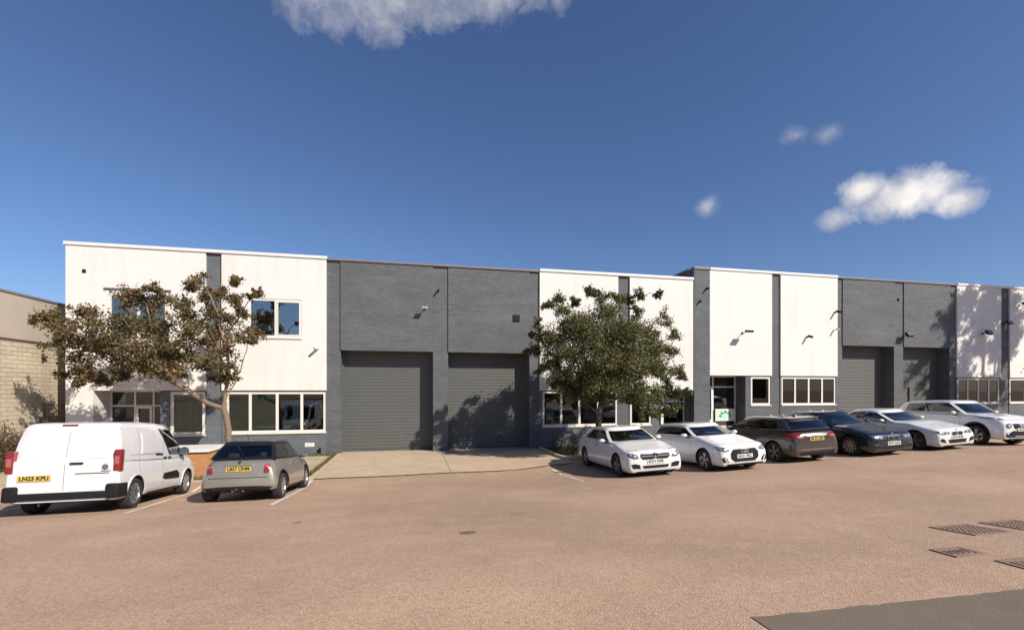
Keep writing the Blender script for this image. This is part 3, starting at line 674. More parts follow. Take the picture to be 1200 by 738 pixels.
# ------------------------------------------------------------------ cars
def catmull(keys,sub):
    """keys: list of tuples (s, a, b, ...) -> denser list, clamped tangents on non uniform s"""
    out=[]; K=[np.array(k,float) for k in keys]; n=len(K)
    for i in range(n-1):
        p0=K[max(i-1,0)];p1=K[i];p2=K[i+1];p3=K[min(i+2,n-1)]
        h=p2[0]-p1[0]
        def slope(a,b,c):
            d1=(b-a)/max(b[0]-a[0],1e-6) if b[0]!=a[0] else None; d2=(c-b)/max(c[0]-b[0],1e-6) if c[0]!=b[0] else None
            if d1 is None: return d2
            if d2 is None: return d1
            m=np.where(d1*d2>0,2*d1*d2/(d1+d2+1e-9*np.sign(d1+d2+1e-12)),0)   # monotone (harmonic) slope
            return m
        m1=slope(p0,p1,p2); m2=slope(p1,p2,p3)
        for k in range(sub):
            t=k/sub
            h00=2*t**3-3*t**2+1;h10=t**3-2*t**2+t;h01=-2*t**3+3*t**2;h11=t**3-t**2
            q=h00*p1+h10*h*m1+h01*p2+h11*h*m2; q[0]=p1[0]+h*t; out.append(q)
    out.append(K[-1]); return out

SEC=[(0,0),(.74,0),(.90,.025),(.965,.10),(.992,.26),(1.0,.48),(.995,.70),(.972,.88),(.93,1.0)]   # (y/hw, (z-zb)/(zs-zb))
TOP=[(.86,.50),(.70,.78),(.45,.94),(.2,.99),(0,1.0)]                                              # (y/hw, (z-zs)/(zt-zs))
def section(hw,zb,zs,zt,van=False):
    pts=[(hw*a,zb+(zs-zb)*b) for a,b in SEC]+[(hw*a,zs+(zt-zs)*b) for a,b in TOP]
    # densify with a uniform catmull-rom
    out=[]; n=len(pts)
    for i in range(n-1):
        p0,p1,p2,p3=pts[max(i-1,0)],pts[i],pts[i+1],pts[min(i+2,n-1)]
        for k in range(3):
            t=k/3
            out.append(tuple(.5*((2*p1[j])+(-p0[j]+p2[j])*t+(2*p0[j]-5*p1[j]+4*p2[j]-p3[j])*t*t+(-p0[j]+3*p1[j]-3*p2[j]+p3[j])*t**3) for j in (0,1)))
    out.append(pts[-1]); return out

def wheel_obj(parent,x,side,y,r,w,spokes,rimm,style='spoke'):
    """side=+1 left (y+). wheel mesh = rim and disc; child = tyre"""
    rr=r*.69; b=MB(); o=side
    b.lathe([(rr,-w*.5*o),(rr*1.02,w*.42*o),(rr*.97,w*.44*o),(rr*.93,w*.36*o),(rr*.90,-w*.3*o)],n=32)
    b.lathe([(rr*.62,-w*.02*o),(rr*.62,w*.02*o),(0.001,w*.02*o)],n=24,mi=1)        # brake disc
    b.lathe([(rr*.20,w*.1*o),(rr*.20,w*.36*o),(rr*.12,w*.40*o),(.001,w*.40*o)],n=16)
    for k in range(spokes):
        a=2*PI*k/spokes+.2
        for da in ((-.10,.10) if style=='twin' else (0,)):
            ww=(.055 if style=='twin' else .10)*rr/.22*(5.5/spokes if spokes>7 else 1)*.8
            ca,sa=math.cos(a+da*1.6),math.sin(a+da*1.6); cb,sb=math.cos(a+da*.5),math.sin(a+da*.5)
            p0=Vector((cb*rr*.15,0,sb*rr*.15)); p1=Vector((ca*rr*.95,0,sa*rr*.95)); t=(p1-p0).normalized(); nrm=Vector((-t.z,0,t.x))
            w0,w1=ww*.5,ww*.62; d=Vector((0,o,0))
            vs=[p0-nrm*w0+d*w*.37,p0+nrm*w0+d*w*.37,p1+nrm*w1+d*w*.40,p1-nrm*w1+d*w*.40]
            vs2=[v-d*.035 for v in vs]
            b.add([v[:] for v in vs+vs2],[(0,1,2,3),(7,6,5,4),(0,4,5,1),(1,5,6,2),(2,6,7,3),(3,7,4,0)])
    wh=b.build('wheel',[rimm,M['disc']],parent,loc=(x,y,r),smooth=True,angle=35)
    t=MB(); t.lathe([(rr*.98,-w*.47*o),(r*.80,-w*.53*o),(r*.93,-w*.52*o),(r*.985,-w*.42*o),(r,-w*.25*o),(r,w*.25*o),(r*.985,w*.42*o),(r*.93,w*.52*o),(r*.80,w*.53*o),(rr*1.0,w*.46*o),(rr*.96,w*.40*o)],n=40)
    t.build('tyre',M['rubber'],wh,smooth=True,angle=50); return wh

def nose(dz=0,blunt=1.0,h0=.84,h1=.90,h2=.965):
    # front end: an upright bumper face, rounded in plan, breaking over into the bonnet
    return [(0,.76*blunt,.215+dz*.5,.50+dz,.585+dz),(.015,.85*blunt,.185+dz*.5,.59+dz,.67+dz),(.06,.905,.170+dz*.5,.67+dz,.745+dz),(.15,.95,.165+dz*.5,.73+dz,.80+dz),(.32,.98,.17+dz*.5,.765+dz,h0+dz),(.65,.995,.17+dz*.5,.83+dz,h1+dz),(1.05,1,.17+dz*.5,.88+dz,h2+dz)]
class Car:
    def __init__(s,sp):
        s.sp=sp; s.root=empty(sp['name']); s.L=sp['L']; s.W=sp['W']/2; s.wb=sp['wb']; s.fo=sp['fo']; s.xf=s.wb/2+s.fo
        s.make_body(); s.make_green(); s.make_bvh(); s.wheels()
    def X(s,d): return s.xf-d      # distance from the nose -> local x
    def make_body(s):
        sp=s.sp; lf=sp.get('lift',.04); lk=lambda d:lf*sm((d-.35)/.75)*(1-sm((d-sp['L']+.55)/.5))
        st=catmull([(k[0],k[1],k[2],k[3]+lk(k[0]),k[4]+lk(k[0])) for k in sp['keys']],5); b=MB(); half=None; rings=[]
        for q in st:
            sd,hw,zb,zs,zt=q; sec=section(hw*s.W,zb,zs,zt); x=s.X(sd)
            ring=[(x,y,z) for y,z in sec]+[(x,-y,z) for y,z in sec[-2:0:-1]]
            # noses and tails bow outwards in plan, so the ends are not cut flat
            tb=sp.get('tumb',.05); ring=[(x,y*(1-tb*max(0,min(1.1,(z-.42)/.55))**1.3),z) for x,y,z in ring]
            rings.append(ring)
        n=len(rings[0]); 
        for r_ in rings: b.v+=r_
        nb=(n+2)//2
        for i in range(len(rings)-1):
            for j in range(n):
                a=i*n+j; c=i*n+(j+1)%n
                yy=abs(sum(b.v[k][1] for k in (a,c))/2)/(s.W); zz=sum(b.v[k][2] for k in (a,c,a+n,c+n))/4; sd=(st[i][0]+st[i+1][0])/2
                mi=0
                top=(min(j,n-j)>=(len(SEC)-1)*3)
                if top and sp['cab'][0]<sd<sp['cab'][1] and yy<.80: mi=1
                if min(j,n-1-j)<=3: mi=1
                b.f.append((a,c,c+n,a+n)); b.m.append(mi)
        b.f.append(tuple(range(n))); b.m.append(0); b.f.append(tuple((len(rings)-1)*n+k for k in range(n))[::-1]); b.m.append(0)
        body=b.build('body',[s.sp['paint'],M['under']],None,smooth=True)
        # wheel arches
        c=MB(); ra=sp['r']+sp.get('gap',.045)
        for x in (s.wb/2,-s.wb/2):
            for sd in (1,-1):
                y=sd*(s.W-.15); c.tube([(x,y-.19,sp['r']+.01),(x,y+.25,sp['r']+.01)],ra,n=40)
                # open the arch downwards
                c2=MB(); 
        cut=c.build('cut',[M['under']],None)
        md=body.modifiers.new('b','BOOLEAN'); md.operation='DIFFERENCE'; md.object=cut; md.solver='EXACT'
        try: md.material_mode='TRANSFER'
        except Exception: pass
        me=to_mesh(body); body.modifiers.clear(); old=body.data; body.data=me; me.name='body'
        cm=cut.data; bpy.data.objects.remove(cut); bpy.data.meshes.remove(cm); bpy.data.meshes.remove(old)
        for p in me.polygons: p.use_smooth=True
        me.set_sharp_from_angle(angle=R(38))
        body.parent=s.root; s.body=body
    def make_green(s):
        g=s.sp['g']; T=[-.06,.05,.30,.55,.78,.90,.97]; T2=[(.965,1.0),(.88,1.02),(.68,1.03),(.3,1.035)]
        rings=[]; lf=s.sp.get('lift',.04); zf,zr,zt=g['beltf']+lf,g['beltr']+lf,g['roof']
        sides=g['side']   # list of (fraction, type of the column that FOLLOWS): g glass, p paint, b black
        xm=s.X(g['peak']); span=max(.5,(g['r1']-g['f1'])/2)
        def zroof(x): return zt-g.get('crown',.06)*((x-xm)/span)**2
        def outline(f,r,w,b=.16,cr=.14):
            xf,xr=s.X(f),s.X(r); bf=g.get('bf',b); br=g.get('br',.12)
            pts=[(xf,0,'w'),(xf-.12*bf,.35*w,'w'),(xf-.45*bf,.66*w,'w'),(xf-.95*bf,.87*w,'a'),(xf-1.5*bf,.965*w,None)]
            xa=xf-1.5*bf; xc=xr+1.5*br
            kinds=['w','w','w','p']
            for k,(fr,ty) in enumerate(sides):
                x=xa+(xc-xa)*fr; u=2*fr-1; y=w*(1.0-.035*u*u)
                if k==0: pts[-1]=(x,.965*w,None)
                else: pts.append((x,y,None))
                kinds.append(ty)
            pts+= [(xc,.965*w,None),(xr+.95*br,.87*w,None),(xr+.45*br,.66*w,None),(xr+.12*br,.35*w,None),(xr,0,None)]
            kinds+=['p','r','r','r'] 
            return pts,kinds
        for t in T:
            f=g['f0']+(g['f1']-g['f0'])*t; r=g['r0']+(g['r1']-g['r0'])*t; 
            cv=g.get('tum',.0); tb_=s.sp.get('tumb',.05); w=(g['w0']*(1-tb_*.6)+(g['w1']-g['w0']*(1-tb_*.6))*(max(t,0)**g.get('wp',1.5)))*s.W
            pts,kinds=outline(f,r,w); ring=[]
            for k,(x,y,_) in enumerate(pts):
                q=(s.X(g['f0'])-x)/(g['r0']-g['f0']); q=max(0,min(1,q)); zb=zf+(zr-zf)*q
                ring.append((x,y,zb+(zroof(x)-.075-zb)*t))
            rings.append(ring)
        pts,kinds=outline(g['f1'],g['r1'],g['w1']*s.W)
        cxm=(s.X(g['f1'])+s.X(g['r1']))/2
        for k_,(sc,zz) in enumerate(T2):
            ring=[]
            for (x,y,_) in pts: x2=cxm+(x-cxm)*(.985 if k_==0 else .5+.5*sc); y2=y*sc; ring.append((x2,y2,zroof(x2)-.075*[.55,.22,.05,0][k_]))
            rings.append(ring)
        nseg=len(rings[0])-1; full=[]
        for ring in rings: full.append(ring+[(x,-y,z) for x,y,z in ring[-2:0:-1]])
        n=len(full[0]); V=[p for r_ in full for p in r_]
        lists={}
        def put(key,f): lists.setdefault(key,[]).append(f)
        for i in range(len(full)-1):
            for j in range(n):
                jj=j if j<nseg else n-1-j; kind=kinds[jj]; left=j<nseg
                f=(i*n+j,i*n+(j+1)%n,(i+1)*n+(j+1)%n,(i+1)*n+j)
                glassband=1<=i<=4
                if i==len(T)-2+0 and False: pass
                if kind in('w','r') and glassband: put('windscreen' if kind=='w' else 'rear_window',f) if not (kind=='r' and g.get('norear')) else put('roof',f)
                elif kind in('g',) and glassband: put(('side_window',left,self_col(kinds,jj)),f)
                elif kind=='b' and glassband: put('black',f)
                else: put('roof',f)
        top=(len(full)-1)*n; put('roof',tuple(top+k for k in range(n)))
        s.gv=V; s.gf=[f for l in lists.values() for f in l]
        def mk(name,fs,mat,parent):
            idx={}; vs=[]; ff=[]
            for f in fs:
                q=[]
                for a in f:
                    if a not in idx: idx[a]=len(vs); vs.append(V[a])
                    q.append(idx[a])
                ff.append(q)
            b=MB(); b.add(vs,ff); o=b.build(name,mat,parent,smooth=True); return o
        roof=mk('roof',lists['roof'],s.sp.get('roofpaint',s.sp['paint']),s.root); roof.data.set_sharp_from_angle(angle=R(50))
        if 'black' in lists: mk('pillar_trim',lists['black'],M['black'],roof)
        for k,l in lists.items():
            if k in('roof','black'): continue
            nm=k if isinstance(k,str) else 'side_window'
            mk(nm,l,M['cglass'],s.root)
    def make_bvh(s):
        vs=[v.co.copy() for v in s.body.data.vertices]; fs=[tuple(p.vertices) for p in s.body.data.polygons]
        n=len(vs); vs+= [Vector(p) for p in s.gv]; fs+= [tuple(a+n for a in f) for f in s.gf]
        s.bvh=BVHTree.FromPolygons(vs,fs)
    def patch(s,poly,view,mat,name,parent=None,off=.006,depth=.02,grid=.06,origin=None,build=True,inset=0):
        """a piece that hugs the bodywork; poly in (h,z) seen along 'view' degrees (0 = from the front, 90 = from its left side)"""
        a=R(view); n=Vector((math.cos(a),math.sin(a),0)); e=Vector((-math.sin(a),math.cos(a),0))
        bm=bmesh.new(); vs=[bm.verts.new((h,z,0)) for h,z in poly]; bm.faces.new(vs); 
        for it in range(6):
            lng=[ed for ed in bm.edges if ed.calc_length()>grid]
            if not lng: break
            bmesh.ops.triangulate(bm,faces=[f for f in bm.faces if len(f.verts)>3]); lng=[ed for ed in bm.edges if ed.calc_length()>grid]
            bmesh.ops.subdivide_edges(bm,edges=lng,cuts=1)
        bmesh.ops.triangulate(bm,faces=[f for f in bm.faces if len(f.verts)>3])
        bm.verts.ensure_lookup_table(); top=[];bot=[]; last=None
        for v in bm.verts:
            h,z=v.co.x,v.co.y; o=e*h+Vector((0,0,z))+n*6
            hit,nn,_,_=s.bvh.ray_cast(o,-n)
            if hit is None:
                p=e*h+Vector((0,0,z))+n*(s.L/2 if abs(math.cos(a))>.7 else s.W); hit=s.bvh.find_nearest(p)[0]
            top.append((hit+n*off)[:]); bot.append((hit-n*depth)[:])
        m=MB(); k=len(top); fs=[tuple(v.index for v in f.verts) for f in bm.faces]; be=[(ed.verts[0].index,ed.verts[1].index) for ed in bm.edges if ed.is_boundary]
        m.add(top+bot,fs+[tuple(x+k for x in f[::-1]) for f in fs]+[(p,q,q+k,p+k) for p,q in be]); bm.free()
        if not build: return m
        return m.build(name,mat,parent or s.root,smooth=True,angle=50)
    def patches(s,polys,view,mat,name,parent=None,**k):
        m=MB()
        for p in polys:
            v=view; 
            if isinstance(p,tuple) and isinstance(p[1],(int,float)) and isinstance(p[0],list): p,v=p
            q=s.patch(p,v,mat,name,build=False,**k); m.add(q.v,q.f)
        return m.build(name,mat,parent or s.root,smooth=True,angle=50)
    def side(s,pts,sd):   # pts as (distance from nose, z) -> view polygon for left (+1) or right (-1)
        return [((-s.X(d)) if sd>0 else s.X(d),z) for d,z in pts], 90*sd
    def wheels(s):
        sp=s.sp
        for x in (s.wb/2,-s.wb/2):
            for sd in (1,-1): wheel_obj(s.root,x,sd,sd*(s.W-sp.get('tw',.215)/2-.025),sp['r'],sp.get('tw',.215),sp['spokes'],sp.get('rimm',M['rim']),sp.get('wstyle','spoke'))
    def seams(s,lines,name='door_seam',w=.008,mat=None):
        """door shut lines: polylines (d,z) on both sides"""
        m=MB()
        for sd in (1,-1):
            for ln in lines:
                for (a,b) in zip(ln[:-1],ln[1:]):
                    A,B=Vector(a),Vector(b); t=(B-A).normalized(); nn=Vector((-t.y,t.x))*w/2
                    p,v=s.side([tuple(A-nn),tuple(B-nn),tuple(B+nn),tuple(A+nn)],sd); q=s.patch(p,v,None,'',build=False,off=.0015,depth=.004,grid=.12); m.add(q.v,q.f)
        m.build(name,mat or (M['seam'] if s.sp['paint'] in (M['p_white'],M['p_van'],M['p_pearl'],M['p_gold']) else M['black']),s.body)
    def handles(s,pos,mat,w=.19,h=.028):
        for sd in (1,-1):
            for (d,z) in pos:
                p,v=s.side([(d-w/2,z-h/2),(d+w/2,z-h/2),(d+w/2,z+h/2),(d-w/2,z+h/2)],sd); s.patch(p,v,mat,'door_handle',off=.028,depth=.0)
    def mirrors(s,d,z,mat,w=.20,h=.13,out=.10):
        for sd in (1,-1):
            x=s.X(d); y=sd*(s.W*.93); b=MB()
            bm=bmesh.new(); bmesh.ops.create_uvsphere(bm,u_segments=14,v_segments=9,radius=1)
            vs=[]
            for v in bm.verts:
                q=v.co; f=1 if q.x>0 else .35
                vs.append((x+q.x*.085*f, y+sd*(out+.03)+q.y*w/2, z+q.z*h/2*(1 if q.z>0 else .9)))
            bm.verts.index_update(); b.add(vs,[[v.index for v in f.verts] for f in bm.faces]); bm.free()
            m=b.build('wing_mirror',mat,s.root,smooth=True)
            k=MB(); k.box(x-.03,x+.03,min(y-sd*.06,y+sd*out),max(y-sd*.06,y+sd*out),z-h*.5-.015,z-h*.5+.03,bev=.008); k.build('mirror_arm',M['black'],m)
            k=MB(); k.box(x-.045,x-.034,y+sd*(out+.03)-w*.42,y+sd*(out+.03)+w*.42,z-h*.38,z+h*.38,bev=.003); k.build('mirror_glass',M['chrome'],m)
    def plate(s,d_end,z,text,front,w=.52,h=.112,zoff=.0):
        v=0 if front else 180; W_=w/2
        # flat plate standing on the bumper face
        hit,_,_,_=s.bvh.ray_cast(Vector(((6 if front else -6),0,z)),Vector((-1 if front else 1,0,0)))
        hit2,_,_,_=s.bvh.ray_cast(Vector(((6 if front else -6),W_*.98,z)),Vector((-1 if front else 1,0,0)))
        x=hit.x+(.012 if front else -.012); b=MB(); b.box(min(x,x+(.008 if front else -.008)),max(x,x+(.008 if front else -.008)),-W_,W_,z-h/2,z+h/2)
        b.box(min(hit2.x,x)+(0 if front else .0),max(hit2.x,x),-W_+.01,W_-.01,z-h/2+.01,z+h/2-.01)
        p=b.build('number_plate',M['platew'] if front else M['platey'],s.root)
        cu=bpy.data.curves.new('t','FONT'); cu.body=text; cu.size=h*.98; cu.align_x='CENTER'; cu.align_y='CENTER'; cu.extrude=.001; cu.offset=.0035
        t=bpy.data.objects.new('t',cu); COL.objects.link(t); me=to_mesh(t); bpy.data.objects.remove(t); bpy.data.curves.remove(cu)
        o=bpy.data.objects.new('plate_characters',me); COL.objects.link(o); o.parent=p; me.materials.clear(); me.materials.append(M['ink'])
        xs=[q.co.x for q in me.vertices]; k=(w*.88)/(max(xs)-min(xs)); 
        for q in me.vertices: q.co.x*=k
        o.rotation_euler=(PI/2,0,PI/2 if front else -PI/2); o.location=(x+(.0105 if front else -.0105),0,z)
        return p
    def interior(s,df,dr,z0,rows=2,high=None):
        """seats and dashboard that show above the window line"""
        hz=high or (s.sp['g']['roof']-.24)
        for sd in (.36,-.36):
            b=MB(); x=s.X(df); b.box(x-.10,x+.02,sd-.22,sd+.22,z0-.25,hz-.14,bev=.04); b.box(x-.09,x-.0,sd-.12,sd+.12,hz-.12,hz+.04,bev=.03); b.build('seat',M['seat'],s.root,smooth=True,angle=50)
        if rows>1:
            b=MB(); x=s.X(dr); b.box(x-.10,x+.02,-.56,.56,z0-.25,hz-.20,bev=.04)
            for y in (-.36,.36): b.box(x-.09,x,y-.12,y+.12,hz-.20,hz-.06,bev=.03)
            b.build('rear_seat',M['seat'],s.root,smooth=True,angle=50)
        b=MB(); x=s.X(s.sp['g']['f0']+.38); b.box(x-.28,x+.12,-s.W*.72,s.W*.72,z0-.08,z0+.015,bev=.01); 
        b.build('dashboard',M['cabin'],s.root,smooth=True,angle=50)
        b=MB(); c=Vector((s.X(df-.52),-.36,z0+.02)); pts=[c+Vector((.07*math.sin(a),.18*math.cos(a),.18*math.sin(a))) for a in [2*PI*k/16 for k in range(17)]]; b.tube(pts,.014,6); b.build('steering_wheel',M['cabin'],s.root,smooth=True)
    def place(s,x,y,yaw,label,cat='car',group='vehicles parked in front of the units'):
        """x,y = centre between the axles; yaw = heading of the nose"""
        c,sn=math.cos(yaw),math.sin(yaw); t=s.W*.85
        P=[]
        for dx in (s.wb/2,-s.wb/2):
            for dy in (t,-t):
                wx=x+dx*c-dy*sn; wy=y+dx*sn+dy*c; P.append((dx,dy,ground_z(wx,wy)))
        zf=(P[0][2]+P[1][2])/2; zr=(P[2][2]+P[3][2])/2; zl=(P[0][2]+P[2][2])/2; zr_=(P[1][2]+P[3][2])/2
        pitch=-math.atan2(zf-zr,s.wb); roll=math.atan2(zl-zr_,2*t)
        s.root.location=(x,y,(zf+zr)/2-.004); s.root.rotation_euler=(roll,pitch,yaw)
        tag(s.root,label,cat,group); return s.root
def self_col(kinds,j):
    # index of the glazed run this column belongs to
    k=0; run=0
    for i in range(j+1):
        if kinds[i]=='g' and (i==0 or kinds[i-1]!='g'): run+=1
    return run
def circ(cx_,cz_,r1,r2=None,n=20,a0=0,a1=2*PI): r2=r2 or r1; return [(cx_+r1*math.cos(a0+(a1-a0)*k/n),cz_+r2*math.sin(a0+(a1-a0)*k/n)) for k in range(n)]
def rect(x0,x1,z0,z1): return [(x0,z0),(x1,z0),(x1,z1),(x0,z1)]
def mir(poly): return [(-h,z) for h,z in poly][::-1]
def ring_emblem(car,cy,cz,r,front=True,thick=.009,spokes=0,mat=None,name='emblem',extra=None):
    """round badge standing proud of the bodywork"""
    sg=1 if front else -1; hit,_,_,_=car.bvh.ray_cast(Vector((6*sg,cy,cz)),Vector((-sg,0,0))); x=hit.x+.018*sg; b=MB()
    cs=extra or [(cy,cz)]
    for (a,c) in cs:
        b.tube([(x,a+r*math.cos(2*PI*k/20),c+r*math.sin(2*PI*k/20)) for k in range(21)],thick,6,cap=False)
        for k in range(spokes):
            an=PI/2+2*PI*k/spokes; b.tube([(x,a,c),(x,a+r*math.cos(an),c+r*math.sin(an))],[thick*1.4,thick*.5],6)
    return b.build(name,mat or M['chrome'],car.root,smooth=True)

def arch_lips(car,mat,w=.03,off=.008,name='arch_trim'):
    r0=car.sp['r']+car.sp.get('gap',.045)
    for x in (car.wb/2,-car.wb/2):
        for sd in (1,-1):
            m=MB(); K=14; a0,a1=R(-8),R(188)
            for k in range(K):
                p=[]
                for (aa,rr) in ((a0+(a1-a0)*k/K,r0+.004),(a0+(a1-a0)*(k+1)/K,r0+.004),(a0+(a1-a0)*(k+1)/K,r0+w),(a0+(a1-a0)*k/K,r0+w)):
                    p.append((car.xf-(x+rr*math.cos(aa)),car.sp['r']+.01+rr*math.sin(aa)))
                q,v=car.side(p,sd)
                t=car.patch(q,v,None,'',build=False,off=off,depth=.01,grid=.1); m.add(t.v,t.f)
            m.build(name,mat,car.body,smooth=True,angle=50)

# ---- white panel van -------------------------------------------------------
def van():
    keys=[(0,.60,.42,.55,.60),(.05,.78,.30,.66,.74),(.16,.90,.24,.78,.88),(.38,.965,.22,.90,1.00),(.75,1,.22,1.0,1.10),(1.05,1,.22,1.05,1.14),(1.6,1,.22,1.08,1.12),(2.6,1,.22,1.08,1.12),(3.6,1,.22,1.08,1.12),(4.22,.995,.24,1.08,1.12),(4.38,.985,.26,1.07,1.12),(4.43,.96,.28,1.06,1.12)]
    sp=dict(name='panel_van',lift=0,tumb=.012,L=4.43,W=1.85,wb=2.80,fo=.90,r=.325,tw=.205,spokes=9,paint=M['p_van'],keys=keys,cab=(1.2,2.4),
      g=dict(f0=.86,f1=1.72,r0=4.415,r1=4.30,beltf=1.06,beltr=1.08,roof=1.90,w0=.985,w1=.85,wp=2.2,peak=2.8,crown=.05,br=.05,norear=True,side=[(0,'g'),(.16,'g'),(.275,'b'),(.30,'p'),(.55,'p'),(.8,'p'),(.93,'p')]))
    c=Car(sp); B=M['black']
    # rear bumper and lower cladding
    b=MB(); b.box(c.X(4.475),c.X(4.36),-.80,.80,.32,.46,bev=.03)
    for sd in (1,-1): y0,y1=sorted((sd*.70,sd*.935)); b.box(c.X(4.48),c.X(4.08),y0,y1,.30,.60,bev=.05)
    b.build('rear_bumper',B,c.root,smooth=True,angle=50)
    for sd in (1,-1):
        p,v=c.side([(1.52,.50),(2.34,.52),(2.44,.555),(2.40,.66),(2.34,.67),(1.66,.70),(1.52,.60)][::-1],sd); c.patch(p,v,B,'door_cladding',off=.02,depth=.02)
        p,v=c.side([(1.35,.225),(3.35,.225),(3.35,.29),(1.35,.29)],sd); c.patch(p,v,B,'sill_trim',off=.006,depth=.01,grid=.3)
        # tall tail lamps on the corners
        q=[(sd*.755,.86),(sd*.885,.84),(sd*.925,1.0),(sd*.915,1.27),(sd*.77,1.29)]; q=[(-h,z) for h,z in q]
        b=MB(); y0,y1=sorted((sd*.80,sd*.932)); b.box(c.X(4.448),c.X(4.30),y0,y1,.84,1.28,bev=.03); t=b.build('tail_light',M['red'],c.root,smooth=True,angle=50)
        b=MB(); y0,y1=sorted((sd*.825,sd*.905)); b.box(c.X(4.455),c.X(4.45),y0,y1,.98,1.14,bev=.005); b.build('lamp_segment',M['redlight'],t)
        pass
        # window pressings in the blank sides and rear doors
        p,v=c.side([(2.62,1.17),(3.50,1.17),(3.44,1.62),(2.66,1.64)],sd); c.patch(p,v,M['p_van'],'side_pressing',off=.010,depth=.01,grid=.12)
        q=[(-sd*.07,1.12),(-sd*.68,1.12),(-sd*.64,1.64),(-sd*.07,1.67)]; c.patch(q,180,M['p_van'],'door_pressing',off=.012,depth=.01,grid=.15)
        p,v=c.side([(2.50,1.12),(2.84,1.12),(2.84,1.155),(2.50,1.155)],sd); c.patch(p,v,B,'door_handle',off=.022,depth=0)
        for d in (2.02,2.28):
            p,v=c.side([(d,1.03),(d+.13,1.03),(d+.13,1.065),(d,1.065)],sd); c.patch(p,v,B,'door_handle',off=.022,depth=0)
        # headlamps
        q=[(sd*.50,.74),(sd*.72,.72),(sd*.86,.86),(sd*.80,.98),(sd*.66,.93)]; c.patch(q if sd>0 else q[::-1],0,M['lens'],'headlight',off=.012)
    c.seams([[(1.42,.30),(1.40,.62),(1.36,1.05)],[(2.45,.27),(2.47,1.08),(2.40,1.40),(2.36,1.70)],[(3.55,.62),(3.60,1.1),(3.58,1.74)],[(1.45,.28),(2.45,.27)],[(2.50,.33),(3.30,.33)],[(2.47,1.13),(3.95,1.15)]],w=.012)
    c.patches([rect(-.005,.005,.50,1.78)],180,M['seam'],'door_gap',c.body,off=.002,depth=.004,grid=.2)
    c.patch(rect(.09,.30,1.00,1.035),180,B,'rear_door_handle',off=.028,depth=0)
    c.patch(rect(-.16,.10,1.765,1.80),180,M['red'],'brake_light',off=.012,depth=0)
    c.patch(rect(.18,.74,.805,.82),180,B,'plate_recess',off=.008,depth=0)
    c.patch([(.62,.965),(.67,.99),(.72,.965),(.72,.90),(.67,.875),(.62,.90)],180,M['chrome'],'emblem',off=.014,depth=0)
    c.patch(rect(.60,.76,.845,.86),180,M['iron'],'emblem',off=.010,depth=0)
    pl=c.plate(0,.745,'LN23 KPU',False)
    pl.location=(0,.46,0)
    c.patch([(-.60,.30),(.60,.30),(.60,.50),(-.60,.50)],0,B,'front_bumper',off=.02); c.patch([(-.42,.62),(.42,.62),(.40,.70),(-.40,.70)],0,B,'grille',off=.01)
    c.mirrors(1.42,1.18,B,w=.22,h=.22,out=.10); c.interior(1.98,3,1.08,rows=1,high=1.62)
    b=MB(); b.box(c.X(2.45),c.X(2.42),-.80,.80,1.09,1.72); b.build('bulkhead',M['cabin'],c.root)
    arch_lips(c,M['p_van'],.035,.012)
    return c

def hatch_seams(c,A,B_,C_=None,z0=.26,belt=.9,curve=.1):
    ln=[[(A,z0+.05),(A-.02,.6),(A+.02,belt)],[(B_,z0+.02),(B_+.02,.6),(B_+.0,belt+.02)],[(A,z0+.05),(B_,z0+.02)]]
    if C_: ln+=[[(B_,z0+.02),(C_-.25,z0+.04),(C_-.06,.52),(C_+.02,belt)]]
    c.seams(ln)

